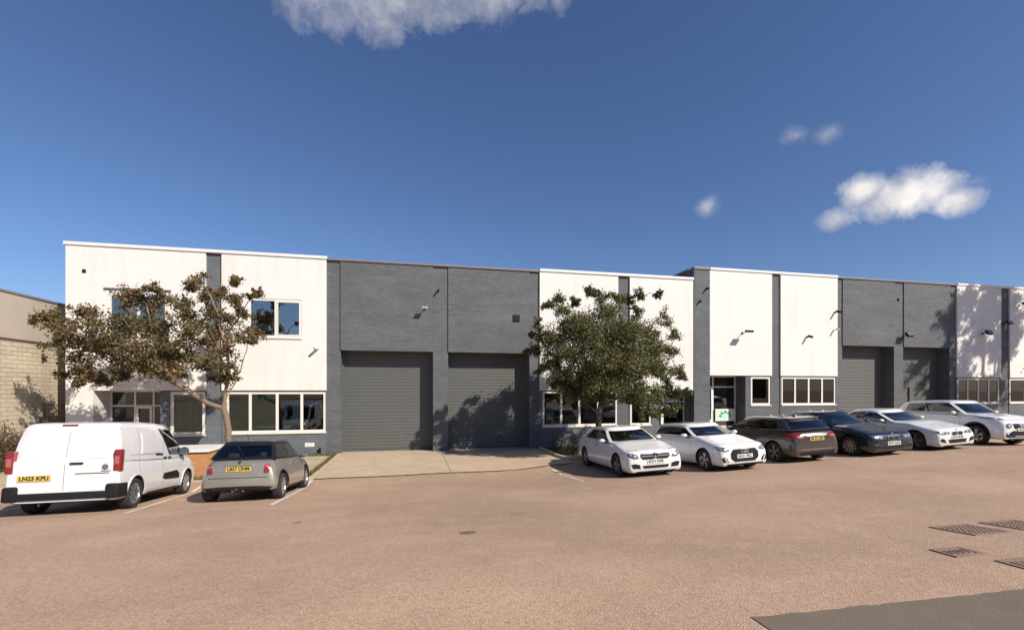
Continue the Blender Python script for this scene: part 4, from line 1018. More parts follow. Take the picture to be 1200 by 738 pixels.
# ---- champagne hatchback, seen from the rear -------------------------------
def small_hatch():
    keys=[(0,.58,.36,.50,.56),(.04,.76,.26,.62,.70),(.12,.88,.20,.72,.80),(.32,.965,.18,.80,.88),(.7,1,.17,.86,.95),(1.0,1,.17,.90,.97),(1.6,1,.17,.92,.95),(2.6,1,.18,.93,.96),(3.2,.995,.20,.94,.98),(3.45,.96,.24,.92,.98),(3.60,.925,.25,.84,.95),(3.67,.87,.27,.76,.88),(3.70,.79,.29,.66,.78)]
    sp=dict(name='parked_car',tumb=.155,L=3.70,W=1.72,wb=2.467,fo=.70,r=.305,tw=.195,spokes=10,paint=M['p_gold'],roofpaint=M['roofblack'],keys=keys,cab=(1.1,3.45),
      g=dict(f0=1.02,f1=1.50,r0=3.58,r1=3.18,beltf=.93,beltr=.955,roof=1.42,w0=.92,w1=.665,wp=1.3,peak=2.3,crown=.02,bf=.10,br=.10,side=[(0,'g'),(.25,'g'),(.50,'b'),(.53,'g'),(.8,'g'),(.97,'b')]))
    c=Car(sp); B=M['black']
    for sd in (1,-1):
        q=[(-sd*.53,.67),(-sd*.63,.66),(-sd*.665,.76),(-sd*.63,.87),(-sd*.54,.86)]
        t=c.patch(q if sd<0 else q[::-1],180,M['red'],'tail_light',off=.018,depth=.02)
        q=[(-sd*.55,.79),(-sd*.64,.79),(-sd*.625,.85),(-sd*.56,.845)]; c.patch(q,180,M['redlight'],'lamp_segment',parent=t,off=.023,depth=0)
        q=circ(sd*.55,.70,.10,.12); c.patch(q,0,M['lens'],'headlight',off=.012)
        p,v=c.side([(1.12,.20),(2.72,.21),(2.72,.27),(1.12,.26)],sd); c.patch(p,v,B,'sill_trim',off=.008,grid=.25)
    c.patch([(-.74,.26),(.74,.26),(.74,.345),(.36,.37),(-.36,.37),(-.74,.345)],180,B,'rear_diffuser',off=.02,depth=.02,grid=.12)
    c.patch([(-.62,.555),(.62,.555),(.62,.568),(-.62,.568)],180,B,'boot_gap',c.body,off=.003,depth=.004,grid=.15)
    c.patch([(-.36,.635),(.36,.635),(.30,.84),(-.30,.84)],180,M['p_gold'],'plate_recess',off=.006,depth=.01,grid=.12)
    c.patch(rect(-.30,.30,.835,.862),180,M['p_gold'],'boot_handle',off=.03,depth=0)
    c.patches([circ(0,.91,.035)],180,M['chrome'],'emblem',off=.012,depth=0)
    c.plate(0,.765,'LB57 ONM',False)
    for y in (-.11,.11): b=MB(); b.tube([(c.X(3.55),y,.27),(c.X(3.71),y,.27)],.028,12); b.build('exhaust_pipe',M['disc'],c.root,smooth=True,angle=40)
    c.seams([[(1.10,.3),(1.06,.6),(1.12,.92)],[(2.32,.26),(2.36,.6),(2.34,.93)],[(1.10,.27),(2.32,.26)]])
    c.handles([(2.18,.80)],M['chrome'],w=.15)
    c.patch([(-.42,.30),(.42,.30),(.40,.46),(-.40,.46)],0,B,'grille',off=.01); 
    c.mirrors(1.28,1.00,M['roofblack'],w=.19,h=.13); c.interior(2.0,2.9,.94); arch_lips(c,B,.045,.010)
    # wiper and roof aerial
    b=MB(); b.tube([(c.X(3.42),.0,1.13),(c.X(3.56),.0,.985),(c.X(3.55),-.42,1.0)],.009,6); b.build('rear_wiper',B,c.root)
    b=MB(); b.tube([(c.X(3.05),0,1.38),(c.X(3.22),0,1.56)],.005,6); b.build('aerial',B,c.root)
    return c

# ---- white saloon with star badge -------------------------------------------
def saloon_white():
    keys=nose(0)+[(1.35,1,.17,.89,.98),(2.2,1,.17,.92,.96),(3.2,1,.18,.95,.98),(3.8,.99,.19,.97,1.05),(4.35,.96,.22,.95,1.06),(4.55,.90,.26,.88,1.02),(4.65,.80,.32,.76,.92),(4.69,.66,.40,.62,.75)]
    sp=dict(name='parked_car',L=4.69,W=1.82,wb=2.84,fo=.76,r=.335,tw=.225,spokes=5,wstyle='twin',rimm=M['rimdark'],paint=M['p_white'],keys=keys,cab=(1.4,4.0),
      g=dict(f0=1.18,f1=1.90,r0=4.10,r1=3.42,beltf=.95,beltr=1.0,roof=1.44,w0=.93,w1=.715,wp=1.4,peak=2.6,crown=.035,side=[(0,'g'),(.22,'g'),(.44,'b'),(.47,'g'),(.72,'g'),(.88,'p')]))
    c=Car(sp); B=M['black']
    g=c.patch([(-.38,.545),(.38,.545),(.46,.62),(.44,.70),(-.44,.70),(-.46,.62)],0,B,'grille',off=.012)
    c.patches([rect(-.42,-.08,.625,.647),rect(.08,.42,.625,.647)],0,M['chrome'],'grille_bar',g,off=.02,depth=0)
    c.patches([[(-.44,.705),(.44,.705),(.44,.722),(-.44,.722)]],0,M['chrome'],'grille_bar',g,off=.018,depth=0)
    ring_emblem(c,0,.636,.092,spokes=3,thick=.010)
    for sd in (1,-1):
        q=[(sd*.51,.585),(sd*.66,.575),(sd*.79,.65),(sd*.83,.735),(sd*.74,.745),(sd*.56,.70)]
        q=q if sd>0 else q[::-1]; h=c.patch(q,0,M['lens'],'headlight',off=.012)
        c.patches([circ(sd*.62,.655,.035),circ(sd*.73,.70,.03)],0,M['lenswhite'],'lamp_segment',h,off=.016,depth=0)
        q=[(sd*.47,.29),(sd*.70,.30),(sd*.76,.42),(sd*.64,.44),(sd*.49,.40)]; c.patch(q if sd>0 else q[::-1],0,B,'air_intake',off=.008)
        q=[(-sd*.50,.72),(-sd*.78,.74),(-sd*.80,.88),(-sd*.52,.86)]; c.patch(q if sd<0 else q[::-1],180,M['red'],'tail_light',off=.012)
    c.patch([(-.36,.29),(.36,.29),(.42,.37),(.32,.345),(-.32,.345),(-.42,.37)],0,B,'lower_grille',off=.010)
    c.plate(0,.475,'EO17 HVB',True); c.plate(0,.72,'EO17 HVB',False)
    hatch_seams(c,1.42,2.55,3.55,belt=.95); c.handles([(2.42,.86),(3.42,.88)],M['chrome'])
    c.patches([[(-.74,.80),(-.48,.79),(-.47,.797),(-.74,.808)],[(.48,.79),(.74,.80),(.74,.808),(.47,.797)],],0,B,'bonnet_gap',c.body,off=.002,depth=.003)
    c.mirrors(1.62,1.03,M['p_white'],w=.21,h=.13); c.interior(2.45,3.4,.96); arch_lips(c,M['p_white'],.03,.008)
    return c

# ---- white hatchback with big grille and four rings -------------------------
def hatch_white():
    keys=nose(.02)+[(1.3,1,.17,.92,1.0),(2.2,1,.17,.94,.98),(3.1,1,.18,.96,1.0),(3.6,.98,.20,.97,1.02),(3.86,.93,.24,.93,1.01),(3.97,.84,.29,.80,.96),(4.03,.70,.36,.66,.82)]
    sp=dict(name='parked_car',L=4.03,W=1.74,wb=2.56,fo=.75,r=.325,tw=.215,spokes=5,wstyle='twin',rimm=M['rim'],paint=M['p_white'],keys=keys,cab=(1.3,3.7),
      g=dict(f0=1.04,f1=1.70,r0=3.94,r1=3.70,beltf=.975,beltr=1.0,roof=1.41,w0=.935,w1=.735,wp=1.4,peak=2.5,crown=.03,side=[(0,'g'),(.24,'g'),(.47,'b'),(.50,'g'),(.78,'g'),(.90,'p')]))
    c=Car(sp); B=M['black']
    g=c.patch([(-.34,.30),(.34,.30),(.46,.40),(.46,.56),(.37,.665),(-.37,.665),(-.46,.56),(-.46,.40)],0,B,'grille',off=.014)
    c.patches([rect(-.20,-.12,.72,.733),rect(-.04,.04,.72,.733),rect(.12,.20,.72,.733)],0,B,'bonnet_slot',c.body,off=.006,depth=0)
    ring_emblem(c,0,.61,.040,thick=.007,extra=[(-.10,.61),(-.034,.61),(.034,.61),(.10,.61)])
    for sd in (1,-1):
        q=[(sd*.50,.63),(sd*.66,.60),(sd*.80,.66),(sd*.82,.755),(sd*.70,.745),(sd*.52,.70)]; q=q if sd>0 else q[::-1]
        h=c.patch(q,0,M['lens'],'headlight',off=.012); c.patches([circ(sd*.64,.665,.03),circ(sd*.74,.69,.028)],0,M['lenswhite'],'lamp_segment',h,off=.016,depth=0)
        q=[(sd*.55,.29),(sd*.72,.30),(sd*.76,.43),(sd*.68,.46),(sd*.60,.40)]; c.patch(q if sd>0 else q[::-1],0,B,'air_intake',off=.01)
        q=[(sd*.60,.30),(sd*.63,.30),(sd*.70,.43),(sd*.67,.44)]; c.patch(q if sd>0 else q[::-1],0,M['p_white'],'intake_blade',off=.02,depth=0)
        q=[(-sd*.48,.72),(-sd*.76,.74),(-sd*.79,.86),(-sd*.50,.84)]; c.patch(q if sd<0 else q[::-1],180,M['red'],'tail_light',off=.012)
    c.patch([(-.64,.215),(.64,.215),(.60,.245),(-.60,.245)],0,B,'front_splitter',off=.014)
    c.plate(0,.455,'EA21 VKC',True,h=.115); c.plate(0,.62,'EA21 VKC',False)
    hatch_seams(c,1.36,2.45,3.25,belt=.97); c.handles([(2.30,.88),(3.18,.90)],M['p_white'])
    c.mirrors(1.52,1.05,M['p_white'],w=.20,h=.13); c.interior(2.3,3.2,.98); arch_lips(c,M['p_white'],.03,.008)
    # red permit sticker low in the windscreen
    return c

# ---- bronze brown hatchback seen from the rear ------------------------------
def hatch_bronze():
    keys=nose(.0)+[(1.6,1,.17,.94,.98),(2.6,1,.17,.96,1.0),(3.4,1,.18,.98,1.02),(3.9,.98,.21,.98,1.03),(4.18,.96,.23,.93,1.02),(4.31,.91,.25,.84,.98),(4.37,.84,.28,.72,.88),(4.38,.74,.31,.64,.78)]
    sp=dict(name='parked_car',L=4.38,W=1.825,wb=2.70,fo=.85,r=.335,tw=.215,spokes=5,wstyle='twin',rimm=M['rimdark'],paint=M['p_bronze'],keys=keys,cab=(1.3,4.1),
      g=dict(f0=1.12,f1=1.78,r0=4.28,r1=3.98,beltf=.98,beltr=1.03,roof=1.475,w0=.935,w1=.745,wp=1.4,peak=2.7,crown=.035,side=[(0,'g'),(.23,'g'),(.44,'b'),(.47,'g'),(.72,'g'),(.86,'p')]))
    c=Car(sp); B=M['black']
    for sd in (1,-1):
        q=[(-sd*.42,.80),(-sd*.78,.78),(-sd*.86,.90),(-sd*.84,.99),(-sd*.66,.97),(-sd*.42,.90)]; t=c.patch(q if sd<0 else q[::-1],180,M['red'],'tail_light',off=.014)
        q=[(-sd*.52,.83),(-sd*.70,.83),(-sd*.70,.89),(-sd*.52,.88)]; c.patch(q,180,M['redlight'],'lamp_segment',t,off=.018,depth=0)
        p,v=c.side([(3.92,.83),(4.26,.80),(4.26,.97),(4.02,.975)],sd); c.patch(p,v,M['red'],'lamp_segment',t,off=.012,depth=0)
        q=[(sd*.5,.66),(sd*.78,.66),(sd*.82,.78),(sd*.55,.74)]; c.patch(q if sd>0 else q[::-1],0,M['lens'],'headlight')
        c.patch(rect(*sorted((sd*.55,sd*.70)),.42,.45),180,M['red'],'reflector',off=.012,depth=0)
    c.patch([(-.62,.28),(.62,.28),(.66,.38),(-.66,.38)],180,B,'rear_diffuser',off=.012,grid=.12)
    c.patch(rect(-.70,.70,.435,.455),180,M['chrome'],'bumper_trim',off=.012,depth=0,grid=.12)
    c.patch([(-.34,.70),(.34,.70),(.40,.86),(-.40,.86)],180,M['p_bronze'],'plate_recess',off=.004,grid=.12)
    c.patch(rect(-.36,.36,.868,.895),180,M['chrome'],'boot_trim',off=.022,depth=0)
    c.patches([rect(-.64,.64,.645,.655)],180,B,'boot_gap',c.body,off=.002,depth=.003,grid=.15)
    c.plate(0,.78,'EK15 LSD',False); c.plate(0,.46,'EK15 LSD',True)
    c.patch([(-.42,.58),(.42,.58),(.36,.70),(-.36,.70)],0,B,'grille')
    hatch_seams(c,1.40,2.50,3.45,belt=.97); c.handles([(2.36,.88),(3.32,.91)],M['p_bronze']); c.mirrors(1.55,1.04,M['p_bronze'],w=.21,h=.14); c.interior(2.4,3.4,1.0); arch_lips(c,M['p_bronze'],.03,.008)
    # fin aerial and top spoiler
    b=MB(); b.add([(c.X(3.45),-.02,1.45),(c.X(3.45),.02,1.45),(c.X(3.58),.015,1.44),(c.X(3.58),-.015,1.44),(c.X(3.56),0,1.53)],[(0,1,4),(1,2,4),(2,3,4),(3,0,4),(0,3,2,1)]); b.build('aerial',B,c.root)
    b=MB(); b.box(c.X(3.95),c.X(3.70),-.58,.58,1.395,1.425,bev=.012); b.build('spoiler',M['p_bronze'],c.root,smooth=True,angle=40)
    return c

# ---- dark saloon with twin kidney grille -----------------------------------
def kidney(c,z0,z1,w=.20,x0=.02,dark=True):
    for sd in (1,-1):
        q=[(sd*x0,z0+.01),(sd*(x0+w-.04),z0),(sd*(x0+w),z0+.04),(sd*(x0+w-.01),z1-.02),(sd*(x0+w-.05),z1),(sd*x0,z1)]
        g=c.patch(q if sd>0 else q[::-1],0,M['chrome'],'grille',off=.016)
        q=[(sd*(x0+.016),z0+.02),(sd*(x0+w-.045),z0+.014),(sd*(x0+w-.018),z0+.045),(sd*(x0+w-.026),z1-.026),(sd*(x0+w-.055),z1-.015),(sd*(x0+.016),z1-.015)]
        c.patch(q if sd>0 else q[::-1],0,M['black'],'grille_mesh',g,off=.020,depth=0)
def saloon_black():
    keys=nose(0)+[(1.5,1,.17,.90,.98),(2.4,1,.17,.93,.97),(3.4,1,.18,.96,.99),(4.0,.99,.19,.98,1.05),(4.55,.96,.22,.95,1.06),(4.76,.90,.26,.88,1.02),(4.86,.80,.32,.76,.92),(4.90,.66,.40,.62,.75)]
    sp=dict(name='parked_car',L=4.90,W=1.86,wb=2.97,fo=.78,r=.34,tw=.235,spokes=10,paint=M['p_black'],keys=keys,cab=(1.5,4.2),
      g=dict(f0=1.30,f1=2.0,r0=4.30,r1=3.62,beltf=.96,beltr=1.0,roof=1.465,w0=.93,w1=.73,wp=1.4,peak=2.75,crown=.035,side=[(0,'g'),(.22,'g'),(.44,'b'),(.47,'g'),(.72,'g'),(.86,'p')]))
    c=Car(sp); B=M['black']; kidney(c,.53,.69,.21)
    for sd in (1,-1):
        q=[(sd*.38,.60),(sd*.62,.585),(sd*.80,.66),(sd*.83,.745),(sd*.70,.735),(sd*.40,.69)]; h=c.patch(q if sd>0 else q[::-1],0,M['lens'],'headlight',off=.012)
        c.patches([circ(sd*.50,.645,.032),circ(sd*.64,.66,.032)],0,M['lenswhite'],'lamp_segment',h,off=.016,depth=0)
        q=[(sd*.50,.29),(sd*.74,.31),(sd*.76,.40),(sd*.54,.38)]; c.patch(q if sd>0 else q[::-1],0,B,'air_intake',off=.01)
        c.patch(rect(*sorted((sd*.56,sd*.76)),.405,.415),0,M['chrome'],'bumper_trim',off=.014,depth=0)
        q=[(-sd*.50,.74),(-sd*.80,.76),(-sd*.82,.89),(-sd*.52,.87)]; c.patch(q if sd<0 else q[::-1],180,M['red'],'tail_light',off=.012)
    c.patch([(-.40,.27),(.40,.27),(.44,.36),(-.44,.36)],0,B,'lower_grille',off=.01)
    ring_emblem(c,0,.735,.035,thick=.008); c.plate(0,.445,'KP14 AZG',True,h=.12); c.plate(0,.72,'KP14 AZG',False)
    hatch_seams(c,1.52,2.68,3.72,belt=.96); c.handles([(2.54,.87),(3.58,.89)],M['p_black']); c.mirrors(1.72,1.04,M['p_black'],w=.21,h=.13); c.interior(2.6,3.6,.98); arch_lips(c,M['p_black'],.03,.008)
    return c
def coupe_white():
    keys=nose(-.02)+[(1.5,1,.16,.87,.95),(2.3,1,.16,.90,.94),(3.2,1,.17,.93,.96),(3.8,.99,.18,.95,1.01),(4.35,.96,.21,.93,1.02),(4.52,.90,.25,.86,.98),(4.60,.80,.31,.74,.88),(4.64,.66,.38,.60,.72)]
    sp=dict(name='parked_car',L=4.64,W=1.825,wb=2.81,fo=.73,r=.335,tw=.235,spokes=5,wstyle='twin',rimm=M['rimdark'],paint=M['p_pearl'],keys=keys,cab=(1.5,4.0),
      g=dict(f0=1.30,f1=2.0,r0=4.16,r1=3.36,beltf=.93,beltr=.97,roof=1.39,w0=.93,w1=.72,wp=1.4,peak=2.6,crown=.035,side=[(0,'g'),(.26,'g'),(.56,'b'),(.59,'g'),(.76,'g'),(.86,'p')]))
    c=Car(sp); B=M['black']; kidney(c,.525,.655,.23)
    for sd in (1,-1):
        q=[(sd*.33,.585),(sd*.60,.565),(sd*.78,.62),(sd*.83,.70),(sd*.68,.69),(sd*.34,.65)]; h=c.patch(q if sd>0 else q[::-1],0,M['lens'],'headlight',off=.012)
        c.patches([circ(sd*.47,.615,.033),circ(sd*.62,.63,.033)],0,M['lenswhite'],'lamp_segment',h,off=.016,depth=0)
        q=[(sd*.52,.29),(sd*.72,.32),(sd*.76,.42),(sd*.66,.44),(sd*.56,.39)]; c.patch(q if sd>0 else q[::-1],0,B,'air_intake',off=.01)
        q=[(-sd*.50,.70),(-sd*.78,.72),(-sd*.80,.84),(-sd*.52,.82)]; c.patch(q if sd<0 else q[::-1],180,M['red'],'tail_light',off=.012)
    c.patch([(-.36,.27),(.36,.27),(.42,.39),(-.42,.39)],0,B,'lower_grille',off=.01); ring_emblem(c,0,.705,.034,thick=.008)
    c.plate(0,.455,'EY65 WTR',True,h=.11); c.plate(0,.68,'EY65 WTR',False)
    c.seams([[(1.50,.28),(1.46,.6),(1.52,.92)],[(2.92,.26),(2.96,.6),(2.92,.94)],[(1.50,.28),(2.92,.26)]]); c.handles([(2.76,.84)],M['p_pearl']); c.mirrors(1.78,1.0,M['p_pearl'],w=.20,h=.13); c.interior(2.7,3.5,.95); arch_lips(c,M['p_pearl'],.03,.008)
    return c
# ---- white crossover with round lamps ---------------------------------------
def crossover():
    keys=nose(.14,h0=.92,h1=.95,h2=.965)+[(1.3,1,.25,1.02,1.09),(2.2,.985,.25,1.04,1.07),(3.0,.99,.25,1.07,1.10),(3.6,.985,.28,1.09,1.12),(3.92,.93,.34,1.05,1.13),(4.06,.84,.40,.92,1.08),(4.13,.68,.48,.76,.92)]
    sp=dict(name='parked_car',L=4.135,W=1.80,wb=2.53,fo=.84,r=.35,tw=.225,spokes=5,wstyle='twin',rimm=M['rimdark'],gap=.07,paint=M['p_white'],keys=keys,cab=(1.25,3.8),
      g=dict(f0=1.02,f1=1.66,r0=4.03,r1=3.78,beltf=1.07,beltr=1.13,roof=1.62,w0=.93,w1=.755,wp=1.3,peak=2.3,crown=.04,side=[(0,'g'),(.24,'g'),(.46,'b'),(.49,'g'),(.74,'g'),(.86,'p')]))
    c=Car(sp); B=M['black']
    g=c.patch([(-.36,.62),(.36,.62),(.44,.80),(-.44,.80)],0,B,'grille',off=.012); c.patches([[(-.10,.62),(.10,.62),(.20,.80),(.15,.80),(.07,.65),(-.07,.65),(-.15,.80),(-.20,.80)]],0,M['chrome'],'grille_bar',g,off=.018,depth=0)
    c.patches([circ(0,.745,.05)],0,M['chrome'],'emblem',off=.022,depth=0)
    for sd in (1,-1):
        q=circ(sd*.60,.73,.10,.095); h=c.patch(q if sd>0 else q,0,M['lens'],'headlight',off=.02); c.patches([circ(sd*.60,.73,.045)],0,M['lenswhite'],'lamp_segment',h,off=.026,depth=0)
        q=[(sd*.56,.93),(sd*.70,.92),(sd*.84,.99),(sd*.80,1.02),(sd*.62,.97)]; c.patch(q if sd>0 else q[::-1],0,M['lens'],'side_light',off=.012)
        q=circ(sd*.66,.47,.05); c.patch(q,0,M['lenswhite'],'fog_lamp',off=.02)
        p,v=c.side([(1.2,.25),(2.95,.25),(2.95,.36),(1.2,.36)],sd); c.patch(p,v,B,'sill_trim',off=.012,grid=.25)
        q=[(-sd*.55,.85),(-sd*.80,.87),(-sd*.82,1.04),(-sd*.62,1.02)]; c.patch(q if sd<0 else q[::-1],180,M['red'],'tail_light',off=.012)
    c.patch([(-.66,.32),(.66,.32),(.74,.40),(.52,.42),(.44,.55),(-.44,.55),(-.52,.42),(-.74,.40)],0,B,'front_bumper',off=.018); c.patch([(-.40,.34),(.40,.34),(.36,.38),(-.36,.38)],0,M['galv'],'skid_plate',off=.03,depth=0)
    c.plate(0,.59,'LC62 FXE',True,h=.11); c.plate(0,.80,'LC62 FXE',False)
    hatch_seams(c,1.34,2.42,3.22,belt=1.04,z0=.36); c.handles([(2.28,.97)],M['p_white']); c.mirrors(1.50,1.14,M['p_white'],w=.21,h=.15); c.interior(2.25,3.1,1.07); arch_lips(c,B,.06,.018)
    for sd in (1,-1):
        b=MB(); b.tube([(c.X(1.85),sd*.60,1.50),(c.X(1.95),sd*.60,1.56),(c.X(3.2),sd*.59,1.565),(c.X(3.32),sd*.58,1.50)],.016,8); b.build('roof_rail',M['galv'],c.root,smooth=True)
    return c

def axle(xw,yw,lab_sd,yaw,W,wb,front):
    """centre of a car whose given wheel stands at xw,yw; lab_sd +1 when it is the car's own left wheel"""
    c,s_=math.cos(yaw),math.sin(yaw); dx=wb/2 if front else -wb/2; dy=lab_sd*(W/2-.1)
    return xw-(dx*c-dy*s_), yw-(dx*s_+dy*c)
H2=PI/2
def put(car,xw,Yd,sd,yaw,front,label,cat='car',**k):
    x,y=axle(xw,Yd-D,sd,yaw,car.sp['W'],car.wb,front); return car.place(x,y,yaw,label,cat,**k)
put(van(),-6.02,11.36,-1,H2+R(4.5),False,'white panel van with black rear bumper, parked tail out at the left edge','van')
put(small_hatch(),-3.18,11.95,-1,H2+R(.5),False,'small champagne gold hatchback with a black roof, seen from behind beside the white van')
put(saloon_white(),6.06,12.75,-1,-H2-R(2),True,'white saloon with a star badge, leftmost of the row, in front of the round tree')
put(hatch_white(),8.72,12.33,-1,-H2+R(1),True,'white hatchback with a big black grille, between the white saloon and the brown car')
put(hatch_bronze(),11.68,12.86,1,H2-R(1),False,'dark brown hatchback with red tail lamps and yellow plate, parked nose to the wall')
put(saloon_black(),14.57,12.73,-1,-H2,True,'dark blue black saloon between the brown hatchback and the low white coupe')
put(coupe_white(),17.4,12.75,-1,-H2+R(1),True,'low pearl white coupe with twin grille, right of the black saloon')
put(crossover(),20.2,12.75,-1,-H2-R(4),True,'tall white crossover with round headlamps, rightmost of the parked row')
# ------------------------------------------------------------------ trees
def leaf_mat(name,cols,rough=.55,trans=.25):
    m=bpy.data.materials.new(name); m.use_nodes=True; nt=m.node_tree; p=nt.nodes['Principled BSDF']; out=nt.nodes['Material Output']
    ge=N(nt,'ShaderNodeNewGeometry'); c=ramp(nt,[(i/(len(cols)-1)*.999,c) for i,c in enumerate(cols)],ge.outputs['Random Per Island'],'LINEAR')
    tc=N(nt,'ShaderNodeTexCoord'); n=noise(nt,1.1,2,.5,tc.outputs['Object']); c=mixc(nt,c,cols[-1],ramp(nt,[(.52,0),(.70,.7)],n))
    nt.links.new(c,p.inputs['Base Color']); p.inputs['Roughness'].default_value=rough; p.inputs['Specular IOR Level'].default_value=.4
    t=N(nt,'ShaderNodeBsdfTranslucent'); nt.links.new(c,t.inputs['Color']); mx=N(nt,'ShaderNodeMixShader'); mx.inputs[0].default_value=trans
    nt.links.new(p.outputs[0],mx.inputs[1]); nt.links.new(t.outputs[0],mx.inputs[2]); nt.links.new(mx.outputs[0],out.inputs['Surface']); return m
M['bark']=simple('grey_brown_bark',(.20,.145,.10),.9,noise=.4,nscale=9,bump=.8)
M['bark_d']=simple('dark_bark',(.075,.055,.042),.9,noise=.4,nscale=9,bump=.8)
M['leaf1']=leaf_mat('turning_leaves',[(.05,.06,.02),(.10,.11,.032),(.20,.12,.05),(.07,.09,.025),(.27,.155,.075),(.11,.085,.035),(.065,.075,.025),(.34,.22,.12)])
M['leaf2']=leaf_mat('olive_leaves',[(.06,.075,.025),(.12,.13,.042),(.18,.17,.055),(.10,.10,.035),(.22,.20,.075),(.07,.08,.028),(.17,.15,.065)])
M['leaf3']=leaf_mat('green_leaves',[(0.046,0.078,0.023),(0.078,0.111,0.026),(0.117,0.143,0.039),(0.065,0.091,0.026)])
M['leafdry']=leaf_mat('dry_scrub_leaves',[(.09,.055,.03),(.14,.09,.05),(.06,.05,.025),(.18,.12,.07)])

def leaf_quads(cent,size,rng,droop=.0,elong=1.7):
    """arrays of folded leaf faces at the given centres"""
    n=len(cent); d=rng.normal(size=(n,3)); d[:,2]-=droop; d/=np.linalg.norm(d,axis=1)[:,None]
    up=rng.normal(size=(n,3)); s=np.cross(d,up); s/=np.linalg.norm(s,axis=1)[:,None]; nn=np.cross(s,d)
    L=size*rng.uniform(.6,1.35,size=n)[:,None]; W=L/elong
    a=cent-d*L*.5; c=cent+d*L*.5; m1=cent+s*W*.5+nn*W*.12; m2=cent-s*W*.5+nn*W*.12
    V=np.stack([a,m1,c,m2],axis=1).reshape(-1,3); F=np.arange(4*n).reshape(n,4); return V,F
def mesh_np(name,V,F,mat,parent):
    me=bpy.data.meshes.new(name); me.vertices.add(len(V)); me.vertices.foreach_set('co',V.astype(np.float32).ravel())
    k=F.shape[1]; me.loops.add(F.size); me.loops.foreach_set('vertex_index',F.astype(np.int32).ravel()); me.polygons.add(len(F)); me.polygons.foreach_set('loop_start',np.arange(0,F.size,k,dtype=np.int32))
    me.materials.append(mat); me.update(calc_edges=True); o=bpy.data.objects.new(name,me); COL.objects.link(o); o.parent=parent; return o

def tree(name,base,trunk_paths,clumps,leafn,leafsize,bark,leafmat,label,group,seed=1,twig=.9,spread=1.0,rtip=.006,r0=.14,sprays=7):
    """trunk_paths: polylines (first point is the root); clumps: (x,y,z,radius) where the foliage sits. All positions relative to base."""
    rng=np.random.default_rng(seed); e=empty(name,base); tag(e,label,'tree',group)
    nodes=[]; parent=[]; 
    def addpath(pts,par):
        for k in range(len(pts)):
            nodes.append(Vector(pts[k])); parent.append(par); par=len(nodes)-1
        return par
    def dens(pts,st=.22):
        out=[Vector(pts[0])]
        for a,b in zip(pts[:-1],pts[1:]):
            a,b=Vector(a),Vector(b); n=max(1,int((b-a).length/st))
            for k in range(1,n+1):
                q=a.lerp(b,k/n); out.append(q+Vector(rng.normal(size=3)*.018*(k<n)))
        return out
    addpath(dens(trunk_paths[0]),-1)
    for p in trunk_paths[1:]:
        a=Vector(p[0]); j=min(range(len(nodes)),key=lambda i:(nodes[i]-a).length); addpath(dens([nodes[j]]+list(p[1:]))[1:],j)
    main=len(nodes); cen=[]; sig=[]; tips=[]
    cl=sorted(clumps,key=lambda c:min((nodes[i]-Vector(c[:3])).length for i in range(main)))
    for (x,y,z,r) in cl:
        c=Vector((x,y,z)); best=None
        for i in range(len(nodes)):
            d=c-nodes[i]; cost=d.length*(1+.5*max(0,-d.normalized().z)) + (.0 if i<main else .15)
            if best is None or cost<best[0]: best=(cost,i)
        j=best[1]; a=nodes[j]; mid=a.lerp(c,.5)+Vector((0,0,.12*(c-a).length))+Vector(rng.normal(size=3)*.06)
        k=addpath(dens([a,mid,c],.2)[1:],j)
        for s in range(sprays):
            d=Vector(rng.normal(size=3)); d.z=abs(d.z)*.35+d.z*.65; d.normalize(); st=c.lerp(a,rng.uniform(0,.45)); ln=r*rng.uniform(.7,1.75)*twig
            jj=min(range(max(0,len(nodes)-60),len(nodes)),key=lambda i:(nodes[i]-st).length)
            pth=[nodes[jj],nodes[jj]+d*ln*.5+Vector((0,0,.03)),nodes[jj]+d*ln]; addpath(dens(pth,.16)[1:],jj)
            for t in np.linspace(.25,1.0,7):
                cen.append((nodes[jj].lerp(pth[2],t))[:]); sig.append(r*.155*spread)
        cen.append(c[:]); sig.append(r*.33*spread); cen.append(c[:]); sig.append(r*.33*spread)
    # pipe-model radii
    kids=[[] for _ in nodes]
    for i,p in enumerate(parent):
        if p>=0: kids[p].append(i)
    rad=[0]*len(nodes)
    for i in range(len(nodes)-1,-1,-1):
        rad[i]=rtip if not kids[i] else (sum(rad[k]**2.25 for k in kids[i]))**(1/2.25)+.0004
    sc=r0/rad[0]; 
    for i in range(len(nodes)): rad[i]=rad[i]*(sc if rad[i]>.03 else 1+(sc-1)*rad[i]/.03)
    b=MB(); done=set()
    for i in range(len(nodes)):
        if parent[i]>=0 and kids[parent[i]][0]==i: continue     # starts only where a limb begins
        ch=[parent[i]] if parent[i]>=0 else []
        j=i
        while True:
            ch.append(j)
            if not kids[j]: break
            j=kids[j][0]
        rr=[rad[k] for k in ch]
        if parent[i]>=0: rr[0]=rr[1]
        b.tube([nodes[k] for k in ch],rr,n=9 if rr[0]>.05 else (6 if rr[0]>.02 else 4),cap=False)
    b.build('trunk',bark,e,smooth=True)
    cen=np.array(cen); sig=np.array(sig); idx=rng.integers(0,len(cen),leafn); P=cen[idx]+rng.normal(size=(leafn,3))*sig[idx][:,None]
    V,F=leaf_quads(P,leafsize,rng,.25); mesh_np('crown',V,F,leafmat,e); return e
rnd=random.Random(11)
